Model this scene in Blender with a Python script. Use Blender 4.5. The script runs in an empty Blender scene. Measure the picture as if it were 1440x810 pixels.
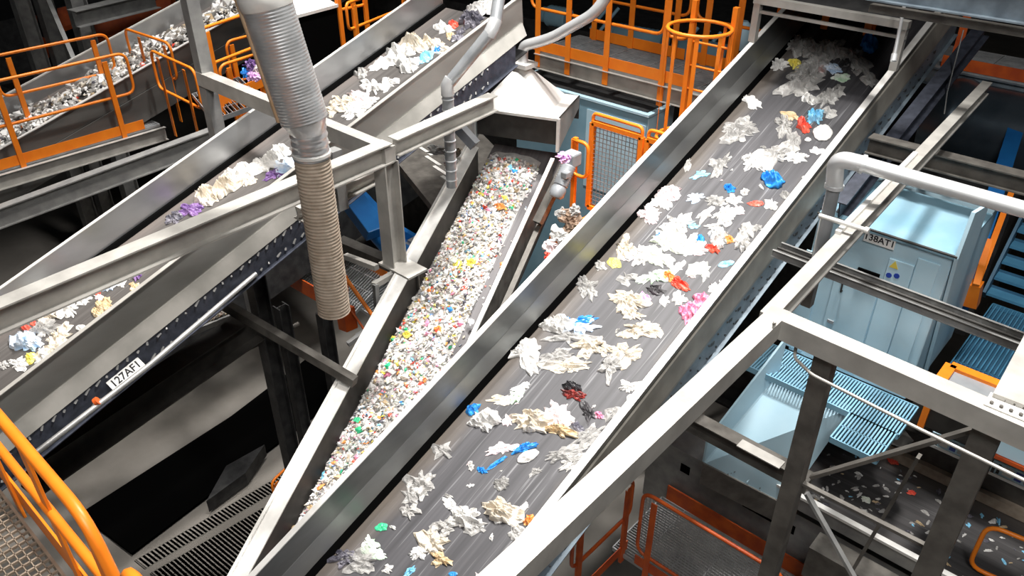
import bpy, bmesh, math, random
from mathutils import Vector, Matrix, noise
V3 = Vector
# ------------------------------------------------------------------ camera
CAM = V3((0, 0, 10)); FPX = 1125.0; TH = math.radians(32.65); YA = math.radians(42.0)
sc = bpy.context.scene
cd = bpy.data.cameras.new('camera'); cam = bpy.data.objects.new('camera', cd)
sc.collection.objects.link(cam); sc.camera = cam
cam.location = CAM; cam.rotation_euler = (math.pi/2 - TH, 0, YA)
cd.sensor_width = 36.0; cd.lens = 36.0*FPX/1440.0; cd.clip_start = .05; cd.clip_end = 200
# ------------------------------------------------------------------ world, light, exposure
sc.view_settings.view_transform = 'Standard'; sc.view_settings.look = 'None'
sc.view_settings.gamma = 1.0; sc.view_settings.use_curve_mapping = False
sc.view_settings.exposure = 0.0
wd = bpy.data.worlds.new('hall_air'); sc.world = wd; wd.use_nodes = True
wd.node_tree.nodes['Background'].inputs[0].default_value = (.80, .90, 1, 1)
wd.node_tree.nodes['Background'].inputs[1].default_value = .022
def spot(loc, tgt, power, deg, size=.5, col=(1, .97, .93), blend=.6):
    l = bpy.data.lights.new('hall_or_fill_lamp', 'SPOT'); l.energy = power; l.spot_size = math.radians(deg)
    l.spot_blend = blend; l.shadow_soft_size = size; l.color = col
    o = bpy.data.objects.new('hall_or_fill_lamp', l); sc.collection.objects.link(o); o.location = loc
    o.rotation_euler = (V3(tgt) - V3(loc)).to_track_quat('-Z', 'Y').to_euler(); return o
def arealamp(loc, tgt, power, sx, sy, col=(1, .98, .95)):
    l = bpy.data.lights.new('hall_or_fill_lamp', 'AREA'); l.energy = power; l.shape = 'RECTANGLE'; l.size = sx; l.size_y = sy; l.color = col
    o = bpy.data.objects.new('hall_or_fill_lamp', l); sc.collection.objects.link(o); o.location = loc
    o.rotation_euler = (V3(tgt) - V3(loc)).to_track_quat('-Z', 'Y').to_euler(); return o
spot((-2.4, 5.6, 17.0), (-3.3, 3.2, 6), 7600, 60, .5)
spot((-6.2, 6.2, 16.5), (-6.6, 4.4, 6), 6000, 62, .4)
spot((-11.5, 6.5, 15.5), (-12.0, 5.0, 5.5), 4600, 66, .4)  # unseen spot added to brighten the left walkway
spot((-3.7, 7.2, 9.4), (-6.4, 5.0, 5.8), 420, 46, .25)  # unseen spot added to light the shadowed blue machine
spot((-.2, 5.0, 15.5), (-1.2, 5.6, 5.5), 1900, 50, .4)  # unseen spot added to brighten the cabin side
spot((-6.2, .5, 13.5), (-8.8, 3.2, 0), 1500, 46, .5, (1, .93, .85))  # unseen spot added to lift the lower left floor
arealamp((2.0, -1.5, 15), (-2, 6, 5), 760, 3, 3)  # unseen fill added on the near side, mainly for the cabin front
# ------------------------------------------------------------------ pixel -> place helpers (camera only used to measure the photograph)
_c, _s = math.cos(TH), math.sin(TH)
FW = V3((-math.sin(YA)*_c, math.cos(YA)*_c, -_s)); RT = V3((math.cos(YA), math.sin(YA), 0)); UP = RT.cross(FW)
Zv = V3((0, 0, 1)); Xv = V3((1, 0, 0)); Yv = V3((0, 1, 0))
def ray(x, y): return RT*(x-720) - UP*(y-405) + FW*FPX
def D(x, y, d): return CAM + ray(x, y)*(d/FPX)
def Zp(x, y, z): r = ray(x, y); return CAM + r*((z-10)/r.z)
def Xp(x, y, X): r = ray(x, y); return CAM + r*(X/r.x)
def Yp(x, y, Y): r = ray(x, y); return CAM + r*(Y/r.y)
# ------------------------------------------------------------------ mesh builder
class MB:
    def __init__(s): s.v = []; s.f = []; s.sm = []
    def add(s, vs, fs, smooth=False):
        n = len(s.v); s.v += [tuple(v) for v in vs]; s.f += [tuple(i+n for i in f) for f in fs]; s.sm += [smooth]*len(fs); return s
    def prism(s, pts, vec):
        pts = [V3(p) for p in pts]; n = len(pts); vec = V3(vec)
        return s.add(pts + [p+vec for p in pts], [tuple(range(n))[::-1], tuple(range(n, 2*n))] + [(i, (i+1) % n, n+(i+1) % n, n+i) for i in range(n)])
    def slab(s, a, b, c, d, th):
        n = (V3(b)-V3(a)).cross(V3(d)-V3(a)).normalized()
        return s.prism([a, b, c, d], n*th)
    def beam(s, p, q, prof, up=Zv):
        p = V3(p); q = V3(q); d = (q-p).normalized(); u = d.cross(up).normalized(); w = u.cross(d)
        n = len(prof)
        A = [p+u*a+w*b for a, b in prof]; B = [q+u*a+w*b for a, b in prof]
        return s.add(A+B, [tuple(range(n))[::-1], tuple(range(n, 2*n))] + [(i, (i+1) % n, n+(i+1) % n, n+i) for i in range(n)])
    def box(s, c, sx, sy, sz):
        c = V3(c); return s.beam(c-Zv*(sz/2), c+Zv*(sz/2), [(-sx/2, -sy/2), (sx/2, -sy/2), (sx/2, sy/2), (-sx/2, sy/2)], Yv)
    def tube(s, pts, r, n=10, closed=False, cap=True):
        pts = [V3(p) for p in pts]; m = len(pts); rr = r if isinstance(r, (list, tuple)) else [r]*m
        T = []
        for i in range(m):
            a = pts[(i-1) % m] if (closed or i) else pts[0]; b = pts[(i+1) % m] if (closed or i < m-1) else pts[-1]
            T.append((b-a).normalized())
        u = T[0].orthogonal().normalized(); vs = []
        for i in range(m):
            u = (u - T[i]*u.dot(T[i])).normalized(); w = T[i].cross(u)
            for k in range(n):
                an = 2*math.pi*k/n; vs.append(pts[i] + (u*math.cos(an) + w*math.sin(an))*rr[i])
        fs = [(i*n+k, i*n+(k+1) % n, ((i+1) % m)*n+(k+1) % n, ((i+1) % m)*n+k) for i in range(m if closed else m-1) for k in range(n)]
        s.add(vs, fs, True)
        if cap and not closed: s.add(vs[:n], [tuple(range(n))[::-1]]); s.add(vs[-n:], [tuple(range(n))])
        return s
def rect(w, h, v0=0): return [(-w/2, v0-h), (w/2, v0-h), (w/2, v0), (-w/2, v0)]
def ibeam(w, h, t=.012, v0=0):
    a = w/2; k = t/2
    return [(x, y+v0) for x, y in [(-a, -h), (a, -h), (a, -h+t), (k, -h+t), (k, -t), (a, -t), (a, 0), (-a, 0), (-a, -t), (-k, -t), (-k, -h+t), (-a, -h+t)]]
def cbeam(w, h, t=.008, v0=0, side=1):
    return [(x*side, y+v0) for x, y in ([(0, 0), (0, -h), (w, -h), (w, -h+t), (t, -h+t), (t, -t), (w, -t), (w, 0)] if side > 0 else [(0, 0), (w, 0), (w, -t), (t, -t), (t, -h+t), (w, -h+t), (w, -h), (0, -h)])]
def lbeam(w, h, t=.006): return [(0, 0), (0, -h), (t, -h), (t, -t), (w, -t), (w, 0)]
def rnd(pts, r, n=5):
    pts = [V3(p) for p in pts]; out = [pts[0]]
    for i in range(1, len(pts)-1):
        a, b, c = pts[i-1], pts[i], pts[i+1]; da = (a-b); dc = (c-b); k = min(r, da.length*.49, dc.length*.49)
        p0 = b+da.normalized()*k; p1 = b+dc.normalized()*k
        for j in range(n+1):
            t = j/n; out.append(p0*(1-t)**2 + b*2*t*(1-t) + p1*t*t)
    return out+[pts[-1]]
def mk(name, mb, mat, parent=None, bevel=0, kind=None):
    me = bpy.data.meshes.new(name)
    vs = [V3(v) for v in mb.v]
    if parent is None:
        lo = V3([min(v[i] for v in vs) for i in range(3)]); hi = V3([max(v[i] for v in vs) for i in range(3)])
        org = V3(((lo.x+hi.x)/2, (lo.y+hi.y)/2, lo.z))
    else: org = wloc(parent)
    me.from_pydata([v-org for v in vs], [], mb.f); me.polygons.foreach_set('use_smooth', mb.sm); me.update()
    bm = bmesh.new(); bm.from_mesh(me); bmesh.ops.recalc_face_normals(bm, faces=bm.faces); bm.to_mesh(me); bm.free()
    me.materials.append(mat if not isinstance(mat, str) else MT[mat])
    o = bpy.data.objects.new(name, me); sc.collection.objects.link(o)
    if parent: o.parent = parent
    else: o.location = org
    if bevel:
        b = o.modifiers.new('bevel', 'BEVEL'); b.width = bevel; b.segments = 2; b.limit_method = 'ANGLE'; b.angle_limit = .6
    if kind: o['kind'] = kind
    return o
def wloc(o):
    p = V3(o.location); q = o.parent
    while q: p = p + V3(q.location); q = q.parent
    return p
def tag(o, label, cat, group=None, kind=None):
    o['label'] = label; o['category'] = cat
    if group: o['group'] = group
    if kind: o['kind'] = kind
    return o
def thing(name, label, cat, loc, group=None):
    o = bpy.data.objects.new(name, None); sc.collection.objects.link(o); o.location = V3(loc); o.empty_display_size = .1
    return tag(o, label, cat, group)
def solo(name, mb, mat, label, cat, group=None, kind=None, bevel=0): return tag(mk(name, mb, mat, None, bevel), label, cat, group, kind)
def struct(name, mb, mat): o = mk(name, mb, mat); o['kind'] = 'structure'; return o
# ------------------------------------------------------------------ materials
MT = {}
def mat(name, col, rough=.5, metal=0, n1=None, scale=8, amt=.5, stretch=(1, 1, 1), bump=0, bscale=40, spec=.5, r2=None, detail=6, lo=.35, hi=.65, trans=0, alpha=1, rot=(0,0,0)):
    m = bpy.data.materials.new(name); m.use_nodes = True; nt = m.node_tree; b = nt.nodes['Principled BSDF']
    b.inputs['Roughness'].default_value = rough; b.inputs['Metallic'].default_value = metal
    b.inputs['Specular IOR Level'].default_value = spec; b.inputs['Alpha'].default_value = alpha
    b.inputs['Base Color'].default_value = (*col, 1)
    if n1 or bump:
        tc = nt.nodes.new('ShaderNodeTexCoord'); mp = nt.nodes.new('ShaderNodeMapping'); mp.inputs['Scale'].default_value = stretch
        mp.inputs['Rotation'].default_value = rot
        nt.links.new(tc.outputs['Object'], mp.inputs[0])
    if n1:
        no = nt.nodes.new('ShaderNodeTexNoise'); no.inputs['Scale'].default_value = scale; no.inputs['Detail'].default_value = detail
        nt.links.new(mp.outputs[0], no.inputs['Vector'])
        cr = nt.nodes.new('ShaderNodeValToRGB'); cr.color_ramp.elements[0].position = lo; cr.color_ramp.elements[1].position = hi
        cr.color_ramp.elements[0].color = (*col, 1); cr.color_ramp.elements[1].color = (*n1, 1)
        nt.links.new(no.outputs['Fac'], cr.inputs[0]); nt.links.new(cr.outputs[0], b.inputs['Base Color'])
        if r2 is not None:
            mr = nt.nodes.new('ShaderNodeMapRange'); mr.inputs[1].default_value = .3; mr.inputs[2].default_value = .7
            mr.inputs[3].default_value = rough; mr.inputs[4].default_value = r2
            nt.links.new(no.outputs['Fac'], mr.inputs[0]); nt.links.new(mr.outputs[0], b.inputs['Roughness'])
    if bump:
        nb = nt.nodes.new('ShaderNodeTexNoise'); nb.inputs['Scale'].default_value = bscale; nb.inputs['Detail'].default_value = 5
        nt.links.new(mp.outputs[0], nb.inputs['Vector'])
        bp = nt.nodes.new('ShaderNodeBump'); bp.inputs['Strength'].default_value = bump; bp.inputs['Distance'].default_value = .02
        nt.links.new(nb.outputs['Fac'], bp.inputs['Height']); nt.links.new(bp.outputs[0], b.inputs['Normal'])
    if trans: b.inputs['Transmission Weight'].default_value = trans
    MT[name] = m; return m
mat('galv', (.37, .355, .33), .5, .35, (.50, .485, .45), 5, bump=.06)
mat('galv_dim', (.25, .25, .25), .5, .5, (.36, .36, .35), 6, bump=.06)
mat('skirt_steel', (.34, .35, .36), .30, .85, (.52, .53, .54), 2.5, r2=.42, stretch=(1, .35, 1), bump=.03, bscale=6)
mat('skirt_main', (.15, .16, .16), .32, .8, (.27, .28, .28), 2.5, r2=.45, stretch=(1, .35, 1))
mat('skirt_outer', (.26, .245, .215), .5, .4, (.36, .34, .30), 4)
mat('flange_steel', (.17, .165, .15), .5, .3, (.26, .25, .23), 3)
mat('skirt_reflect', (.24, .25, .25), .34, .8, (.36, .37, .37), 2.5, r2=.45, stretch=(1, .35, 1))
mat('skirt_dark', (.13, .13, .125), .38, .6, (.24, .235, .22), 3, r2=.5, stretch=(1, .3, 1))
mat('skirt_near', (.22, .215, .20), .36, .7, (.38, .375, .355), 1.8, r2=.5, stretch=(1, .4, 1))
mat('rim_steel', (.70, .69, .66), .4, .3, (.82, .81, .78), 9)
mat('chassis_blue', (.12, .15, .18), .45, .35, (.21, .26, .30), 6)
mat('chassis_black', (.028, .032, .045), .5, .2, (.055, .062, .085), 14, bump=.1)
mat('steel_black', (.022, .022, .024), .55, .3, (.05, .05, .05), 7, bump=.1)
mat('steel_brown', (.085, .078, .070), .55, .35, (.15, .14, .125), 7, bump=.1)
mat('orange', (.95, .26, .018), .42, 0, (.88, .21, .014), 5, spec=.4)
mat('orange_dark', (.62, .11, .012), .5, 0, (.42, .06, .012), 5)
mat('blue_light', (.48, .70, .82), .5, 0, (.54, .75, .86), 3, bump=.03, bscale=8)
mat('blue_mid', (.20, .37, .47), .45, 0, (.26, .43, .53), 3, r2=.6)
mat('blue_strong', (.02, .22, .62), .38, 0, (.015, .17, .52), 4)
mat('blue_grate', (.07, .24, .40), .5, .1, (.09, .29, .46), 5)
mat('blue_grate_light', (.20, .42, .56), .5, .1, (.26, .48, .62), 5)
mat('drum_steel', (.06, .085, .11), .28, .6, (.10, .13, .16), 3)
mat('blue_deck', (.035, .12, .20), .55, 0, (.05, .15, .25), 5)
mat('grate_steel', (.33, .34, .35), .45, .5, (.45, .46, .47), 9)
mat('grate_tan', (.26, .20, .15), .5, .3, (.38, .31, .24), 12)
mat('concrete', (.20, .185, .165), .85, 0, (.27, .25, .225), 1.2, bump=.1, bscale=12)
mat('floor_bars', (.15, .14, .125), .8, 0, (.19, .18, .16), 3)
mat('wall_dark', (.03, .032, .036), .8, 0, (.045, .047, .05), 1)
mat('hood_white', (.70, .68, .65), .5, 0, (.77, .75, .72), 4)
mat('rubber', (.018, .016, .014), .6, 0, (.035, .032, .028), 8)
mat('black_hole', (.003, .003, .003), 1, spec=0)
mat('paper', (.80, .80, .78), .6)
mat('ink', (.01, .01, .012), .6)
mat('motor_grey', (.30, .32, .34), .45, .2, (.38, .40, .42), 6)
mat('duct_shiny', (.60, .61, .62), .28, .7, (.76, .77, .78), 7, r2=.4)
mat('duct_tan', (.34, .275, .21), .6, .05, (.44, .365, .29), 14, bump=.1)
mat('duct_brown', (.50, .33, .19), .5, .2, (.62, .45, .30), 9)
mat('pipe_white', (.62, .63, .64), .35, .4, (.74, .75, .76), 5)
mat('pipe_grey', (.36, .38, .40), .35, .5, (.5, .52, .54), 5)
mat('amber', (.9, .45, .02), .4)
mat('yellow_label', (.80, .62, .10), .5)
mat('blue_label', (.02, .06, .40), .5)
def beltmat(name, c0, c1, dirt, W, streak):
    # dark rubber with lengthwise wear lines and a band of caked dust along both edges
    m = bpy.data.materials.new(name); m.use_nodes = True; nt = m.node_tree; b = nt.nodes['Principled BSDF']; L = nt.links.new; N = nt.nodes.new
    b.inputs['Roughness'].default_value = .55
    uv = N('ShaderNodeUVMap'); uv.uv_map = 'uv'
    mp = N('ShaderNodeMapping'); mp.inputs['Scale'].default_value = (26, .5, 1); L(uv.outputs[0], mp.inputs[0])
    no = N('ShaderNodeTexNoise'); no.inputs['Scale'].default_value = 1; no.inputs['Detail'].default_value = 5; L(mp.outputs[0], no.inputs['Vector'])
    cr = N('ShaderNodeValToRGB'); e = cr.color_ramp.elements; e[0].position = .33; e[1].position = .72; e[0].color = (*c0, 1); e[1].color = (*c1, 1)
    L(no.outputs['Fac'], cr.inputs[0])
    mp2 = N('ShaderNodeMapping'); mp2.inputs['Scale'].default_value = (55, 1.1, 1); L(uv.outputs[0], mp2.inputs[0])
    n2 = N('ShaderNodeTexNoise'); n2.inputs['Scale'].default_value = 1; n2.inputs['Detail'].default_value = 3; L(mp2.outputs[0], n2.inputs['Vector'])
    r2 = N('ShaderNodeValToRGB'); r2.color_ramp.elements[0].position = .60; r2.color_ramp.elements[1].position = .72; L(n2.outputs['Fac'], r2.inputs[0])
    mx = N('ShaderNodeMixRGB'); mx.inputs[2].default_value = (*streak, 1); L(cr.outputs[0], mx.inputs[1])
    mm = N('ShaderNodeMath'); mm.operation = 'MULTIPLY'; mm.inputs[1].default_value = .55; L(r2.outputs[0], mm.inputs[0]); L(mm.outputs[0], mx.inputs[0])
    sp = N('ShaderNodeSeparateXYZ'); L(uv.outputs[0], sp.inputs[0])
    a = N('ShaderNodeMath'); a.operation = 'SUBTRACT'; a.inputs[1].default_value = .5; L(sp.outputs[0], a.inputs[0])
    ab = N('ShaderNodeMath'); ab.operation = 'ABSOLUTE'; L(a.outputs[0], ab.inputs[0])
    n3 = N('ShaderNodeTexNoise'); n3.inputs['Scale'].default_value = 3; n3.inputs['Detail'].default_value = 6; L(uv.outputs[0], n3.inputs['Vector'])
    ad = N('ShaderNodeMath'); ad.operation = 'MULTIPLY_ADD'; ad.inputs[1].default_value = .16; L(n3.outputs['Fac'], ad.inputs[0]); L(ab.outputs[0], ad.inputs[2])
    mr = N('ShaderNodeMapRange'); mr.inputs[1].default_value = .39; mr.inputs[2].default_value = .56; L(ad.outputs[0], mr.inputs[0])
    m3 = N('ShaderNodeMixRGB'); m3.inputs[2].default_value = (*dirt, 1); L(mx.outputs[0], m3.inputs[1]); L(mr.outputs[0], m3.inputs[0])
    L(m3.outputs[0], b.inputs['Base Color'])
    bp = N('ShaderNodeBump'); bp.inputs['Strength'].default_value = .15; bp.inputs['Distance'].default_value = .01; L(no.outputs['Fac'], bp.inputs['Height']); L(bp.outputs[0], b.inputs['Normal'])
    MT[name] = m
beltmat('belt_main', (.040, .039, .043), (.080, .078, .085), (.125, .103, .084), 1.4, (.30, .30, .31))
beltmat('belt_left', (.055, .050, .047), (.10, .092, .088), (.13, .11, .10), 1.2, (.2, .19, .18))
beltmat('belt_caps', (.10, .095, .10), (.16, .15, .155), (.13, .12, .12), .8, (.25, .25, .25))
beltmat('belt_low', (.035, .033, .034), (.07, .067, .068), (.11, .095, .085), 1.2, (.12, .12, .12))
# ------------------------------------------------------------------ the hall
m = MB(); m.slab((-40, -12, 0), (14, -12, 0), (14, 45, 0), (-40, 45, 0), -.2); struct('floor', m, 'concrete')
m = MB(); m.prism([(-40, 45, 0), (14, 45, 0), (14, 45, 20), (-40, 45, 20)], (0, .3, 0)); struct('wall_back', m, 'wall_dark')
m = MB(); m.prism([(-40, -12, 0), (-40, 45, 0), (-40, 45, 20), (-40, -12, 20)], (-.3, 0, 0)); struct('wall_left', m, 'wall_dark')
m = MB(); m.prism([(14, -12, 0), (14, 45, 0), (14, 45, 20), (14, -12, 20)], (.3, 0, 0)); struct('wall_right', m, 'wall_dark')
m = MB(); m.slab((-40, -12, 20), (14, -12, 20), (14, 45, 20), (-40, 45, 20), .2); struct('ceiling', m, 'wall_dark')
# ------------------------------------------------------------------ conveyors
class Conv:
    def __init__(s, xl, z0, t, h, W, yaw=0):
        s.w = V3((math.cos(yaw), -math.sin(yaw), 0)); s.d = V3((math.sin(yaw), math.cos(yaw), t)); s.O = V3((0, 0, z0))+s.w*xl
        s.h = h; s.W = W; s.t = t; s.n = s.w.cross(s.d).normalized()
    def P(s, a, l, z=0): return s.O + s.w*a + s.d*l + Zv*z
    def hit(s, px, py, z=0):
        r = ray(px, py); o = s.O+Zv*z; k = (o-CAM).dot(s.n)/r.dot(s.n); p = CAM+r*k-o
        return p.dot(s.w), (p-s.w*p.dot(s.w)).dot(s.d)/s.d.dot(s.d)
    def sweep(s, m, prof, l0, l1, n=1):
        # prof: cross-section [(a, z)] swept from l0 to l1
        k = len(prof); vs = []
        for i in range(n+1):
            l = l0+(l1-l0)*i/n; vs += [s.P(a, l, z) for a, z in prof]
        fs = [tuple(range(k))[::-1], tuple(range(n*k, (n+1)*k))] + [(i*k+j, i*k+(j+1) % k, (i+1)*k+(j+1) % k, (i+1)*k+j) for i in range(n) for j in range(k)]
        m.add(vs, fs); return m
def belt(cv, l0, l1, matname, parent, sag=.0):
    n = 12; me = bpy.data.meshes.new('belt'); vs = []; fs = []; uvs = []
    o = wloc(parent)
    for j in (0, 1):
        for i in range(n+1):
            a = cv.W*i/n; z = -sag*math.sin(math.pi*i/n)
            vs.append(cv.P(a, (l0, l1)[j], z)-o); uvs.append((i/n, (l0, l1)[j]))
    nb = len(vs); vs += [v-Zv*.02 for v in vs]; uvs += uvs[:]
    for i in range(n):
        fs.append((i, i+1, n+2+i, n+1+i)); fs.append((nb+n+1+i, nb+n+2+i, nb+i+1, nb+i))
    fs += [(0, n+1, nb+n+1, nb), (n, nb+n, nb+2*n+1, 2*n+1)]
    me.from_pydata(vs, [], fs); u = me.uv_layers.new(name='uv')
    for lp in me.loops: u.data[lp.index].uv = uvs[lp.vertex_index]
    me.materials.append(MT[matname]); ob = bpy.data.objects.new('belt', me); sc.collection.objects.link(ob); ob.parent = parent
    return ob
MAIN = Conv(-3.735, 4.2926, .3640, .487, 1.4)
LEFT = Conv(-6.9675, 5.6247, .3241, .318, 1.2)
CAPS = Conv(-3.573, 2.888, .3542, .357, .936, -.3743)
FAR = Conv(-13.30, 4.705, .2786, .3145, 1.56)
# main conveyor
t = thing('belt_conveyor', 'widest belt conveyor running up through the middle, carrying scattered bags and film', 'conveyor', MAIN.P(.7, .3, -1))
M0, M1 = .2, 9.6; h = MAIN.h
belt(MAIN, M0, M1, 'belt_main', t)
m = MB(); MAIN.sweep(m, [(-.012, h), (-.012, .045), (.0, .045), (.0, h)], M0, M1, 6)
mk('side_wall', m, 'skirt_main', t)
m = MB(); MAIN.sweep(m, [(.0, .24), (.0, .05), (.03, .06), (.003, .235)], M0, M1, 6); mk('skirt_reflection', m, 'skirt_reflect', t)  # lower wall band, paler to carry the reflection in its colour
m = MB(); MAIN.sweep(m, [(-.045, h+.006), (-.045, h-.03), (.004, h-.004), (.004, h+.006)], M0, M1, 6); mk('wall_rim', m, 'rim_steel', t)['label'] = 'pale rim of the left wall'
m = MB(); MAIN.sweep(m, [(.0, .055), (.0, .003), (.065, .003), (.03, .055)], M0, M1, 6); mk('sealing_strip', m, 'black_hole', t)  # seal drawn wide and flat black to hold the wall-base shadow too
W = MAIN.W
m = MB(); MAIN.sweep(m, [(W-.01, h), (W-.01, .0), (W+.01, .0), (W+.01, h)], M0, M1, 6); mk('side_wall', m, 'skirt_dark', t)
m = MB(); MAIN.sweep(m, [(W-.014, h+.012), (W-.014, h), (W+.045, h), (W+.045, h+.012)], M0, M1, 6); mk('wall_rim', m, 'rim_steel', t)['label'] = 'white edged rim of the right wall'
m = MB(); MAIN.sweep(m, [(W+.012, .36), (W+.012, .10), (W+.055, .10), (W+.055, .13), (W+.03, .36)], M0, M1, 6); mk('skirt_flange', m, 'skirt_outer', t)
m = MB(); MAIN.sweep(m, [(W+.045, .10), (W+.045, -.12), (W+.09, -.12), (W+.09, -.112), (W+.055, -.112), (W+.055, .10)], M0, M1, 6); mk('frame_rail', m, 'chassis_blue', t)  # bluish rail colour has the cabin's reflection painted in
m = MB(); MAIN.sweep(m, [(-.06, .10), (-.06, -.12), (-.05, -.12), (-.05, .10)], M0, M1, 6); mk('frame_rail', m, 'chassis_blue', t)
m = MB(); MAIN.sweep(m, [(-.05, -.10), (-.05, -.115), (W+.05, -.115), (W+.05, -.10)], M0, M1, 1); mk('bottom_pan', m, 'steel_black', t)
rg = random.Random(3)
m = MB()
for i in range(64):
    l = M0+.5+(M1-M0-1)*i/64
    for z in (.06, -.07):
        m.beam(MAIN.P(W+.052, l, z), MAIN.P(W+.062, l, z), [(.009*math.cos(k*1.047), .009*math.sin(k*1.047)) for k in range(6)], Zv)
        if rg.random() < .5: m.beam(MAIN.P(W+.052, l+.06, z-.02), MAIN.P(W+.058, l+.06, z-.02), rect(.05, .03))
o = mk('bolt_row', m, 'steel_black', t); o['kind'] = 'stuff'
# left conveyor 127AF1
t = thing('belt_conveyor', 'belt conveyor on the upper left marked 127AF1, with bags heaped in clumps', 'conveyor', LEFT.P(.6, .3, -1))
L0, L1 = -.6, 6.55; h = LEFT.h; W = LEFT.W
belt(LEFT, L0, L1, 'belt_left', t)
m = MB(); LEFT.sweep(m, [(-.012, h), (-.012, .03), (0, .03), (0, h)], L0, L1, 6); mk('side_wall', m, 'skirt_steel', t)
m = MB(); LEFT.sweep(m, [(-.03, h+.006), (-.03, h-.02), (.004, h-.002), (.004, h+.006)], L0, L1, 6); mk('wall_rim', m, 'rim_steel', t)
m = MB(); LEFT.sweep(m, [(.0, .04), (.0, .003), (.05, .003), (.03, .04)], L0, L1, 6); mk('sealing_strip', m, 'black_hole', t)
m = MB(); LEFT.sweep(m, [(W-.008, h), (W-.008, .0), (W+.03, .0), (W+.008, h)], L0, L1, 6); mk('side_wall', m, 'skirt_near', t)
m = MB(); LEFT.sweep(m, [(W-.012, h+.008), (W-.012, h), (W+.03, h), (W+.03, h+.008)], L0, L1, 6); mk('wall_rim', m, 'galv', t)
m = MB(); LEFT.sweep(m, [(W+.02, .05), (W+.02, 0), (W+.10, -.08), (W+.11, -.07), (W+.045, .05)], L0, L1-.03, 6); mk('skirt_flange', m, 'flange_steel', t)
m = MB(); LEFT.sweep(m, [(W+.09, -.07), (W+.09, -.30), (W+.14, -.30), (W+.14, -.292), (W+.10, -.292), (W+.10, -.07)], L0, L1-.2, 6); mk('frame_rail', m, 'chassis_black', t)
m = MB(); LEFT.sweep(m, [(-.06, -.02), (-.06, -.26), (-.05, -.26), (-.05, -.02)], L0, L1, 6); mk('frame_rail', m, 'chassis_black', t)
m = MB(); LEFT.sweep(m, [(0, -.26), (0, -.275), (W+.09, -.275), (W+.09, -.26)], L0, L1, 1); mk('bottom_pan', m, 'steel_black', t)
m = MB(); 
for i in range(70):
    l = L0+.2+(L1-L0-.75)*i/70
    for z in (-.11, -.26):
        m.beam(LEFT.P(W+.096, l+rg.random()*.05, z+rg.random()*.03), LEFT.P(W+.108, l, z), [(.010*math.cos(k*1.047), .010*math.sin(k*1.047)) for k in range(6)], Zv)
o = mk('bolt_row', m, 'galv_dim', t); o['kind'] = 'stuff'
tl = t
# caps conveyor
t = thing('belt_conveyor', 'narrow belt conveyor under the white pyramid hood, full of small shredded plastic flakes', 'conveyor', CAPS.P(.4, 1.5, -1))
C0, C1 = 1.0, 8.9; h = CAPS.h; W = CAPS.W
belt(CAPS, C0, C1, 'belt_caps', t)
m = MB(); CAPS.sweep(m, [(-.010, h), (-.010, .0), (0, .0), (0, h)], C0, 8.35, 6); mk('side_wall', m, 'rubber', t)
m = MB(); CAPS.sweep(m, [(-.14, h+.01), (-.14, h-.09), (-.125, h-.09), (-.125, h-.005), (.01, h-.005), (.01, h+.01)], C0, 8.35, 6); CAPS.sweep(m, [(-.15, h+.035), (-.15, h+.01), (-.12, h+.01), (-.12, h+.035)], C0, 8.35, 6); mk('wall_rim', m, 'rim_steel', t)['label'] = 'broad pale rim of the left wall'
m = MB(); CAPS.sweep(m, [(W, h), (W, 0), (W+.01, 0), (W+.01, h)], C0, 8.35, 6); mk('side_wall', m, 'steel_brown', t)
m = MB(); CAPS.sweep(m, [(W-.006, h+.012), (W-.006, h-.01), (W+.04, h-.01), (W+.04, h+.012)], C0, 8.35, 6); mk('wall_rim', m, 'rim_steel', t)
m = MB(); CAPS.sweep(m, [(W+.01, h-.05), (W+.01, -.3), (W+.02, -.3), (W+.02, h-.05)], C0, 8.35, 6); CAPS.sweep(m, [(W+.1, h-.17), (W+.1, h-.20), (W+.16, h-.20), (W+.16, h-.17)], C0, 8.45, 6); mk('frame_rail', m, 'steel_brown', t)
m = MB(); CAPS.sweep(m, [(-.08, .15), (-.08, -.3), (-.07, -.3), (-.07, .15)], C0, 8.35, 6); mk('frame_rail', m, 'steel_black', t)
m = MB(); CAPS.sweep(m, [(0, -.26), (0, -.28), (W, -.28), (W, -.26)], C0, 8.35, 1); mk('bottom_pan', m, 'steel_black', t)
# far conveyor
t = thing('belt_conveyor', 'farthest belt conveyor, behind the orange railed walkway on the left, heaped with white scraps', 'conveyor', FAR.P(.7, .3, -1))
F0, F1 = -.5, 15; h = FAR.h; W = FAR.W
belt(FAR, F0, F1, 'belt_left', t)
m = MB(); FAR.sweep(m, [(-.012, h), (-.012, 0), (0, 0), (0, h)], F0, F1, 4); mk('side_wall', m, 'skirt_steel', t)
m = MB(); FAR.sweep(m, [(-.03, h+.01), (-.03, h-.01), (.004, h-.01), (.004, h+.01)], F0, F1, 4); mk('wall_rim', m, 'rim_steel', t)
m = MB(); FAR.sweep(m, [(W-.01, h), (W-.01, 0), (W+.01, 0), (W+.01, h)], F0, F1, 4); FAR.sweep(m, [(W+.02, 0), (W+.02, -.4), (W+.04, -.4), (W+.04, 0)], F0, F1, 4); mk('side_wall', m, 'skirt_dark', t)
m = MB(); FAR.sweep(m, [(W-.014, h+.012), (W-.014, h), (W+.04, h), (W+.04, h+.012)], F0, F1, 4); mk('wall_rim', m, 'rim_steel', t)
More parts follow.
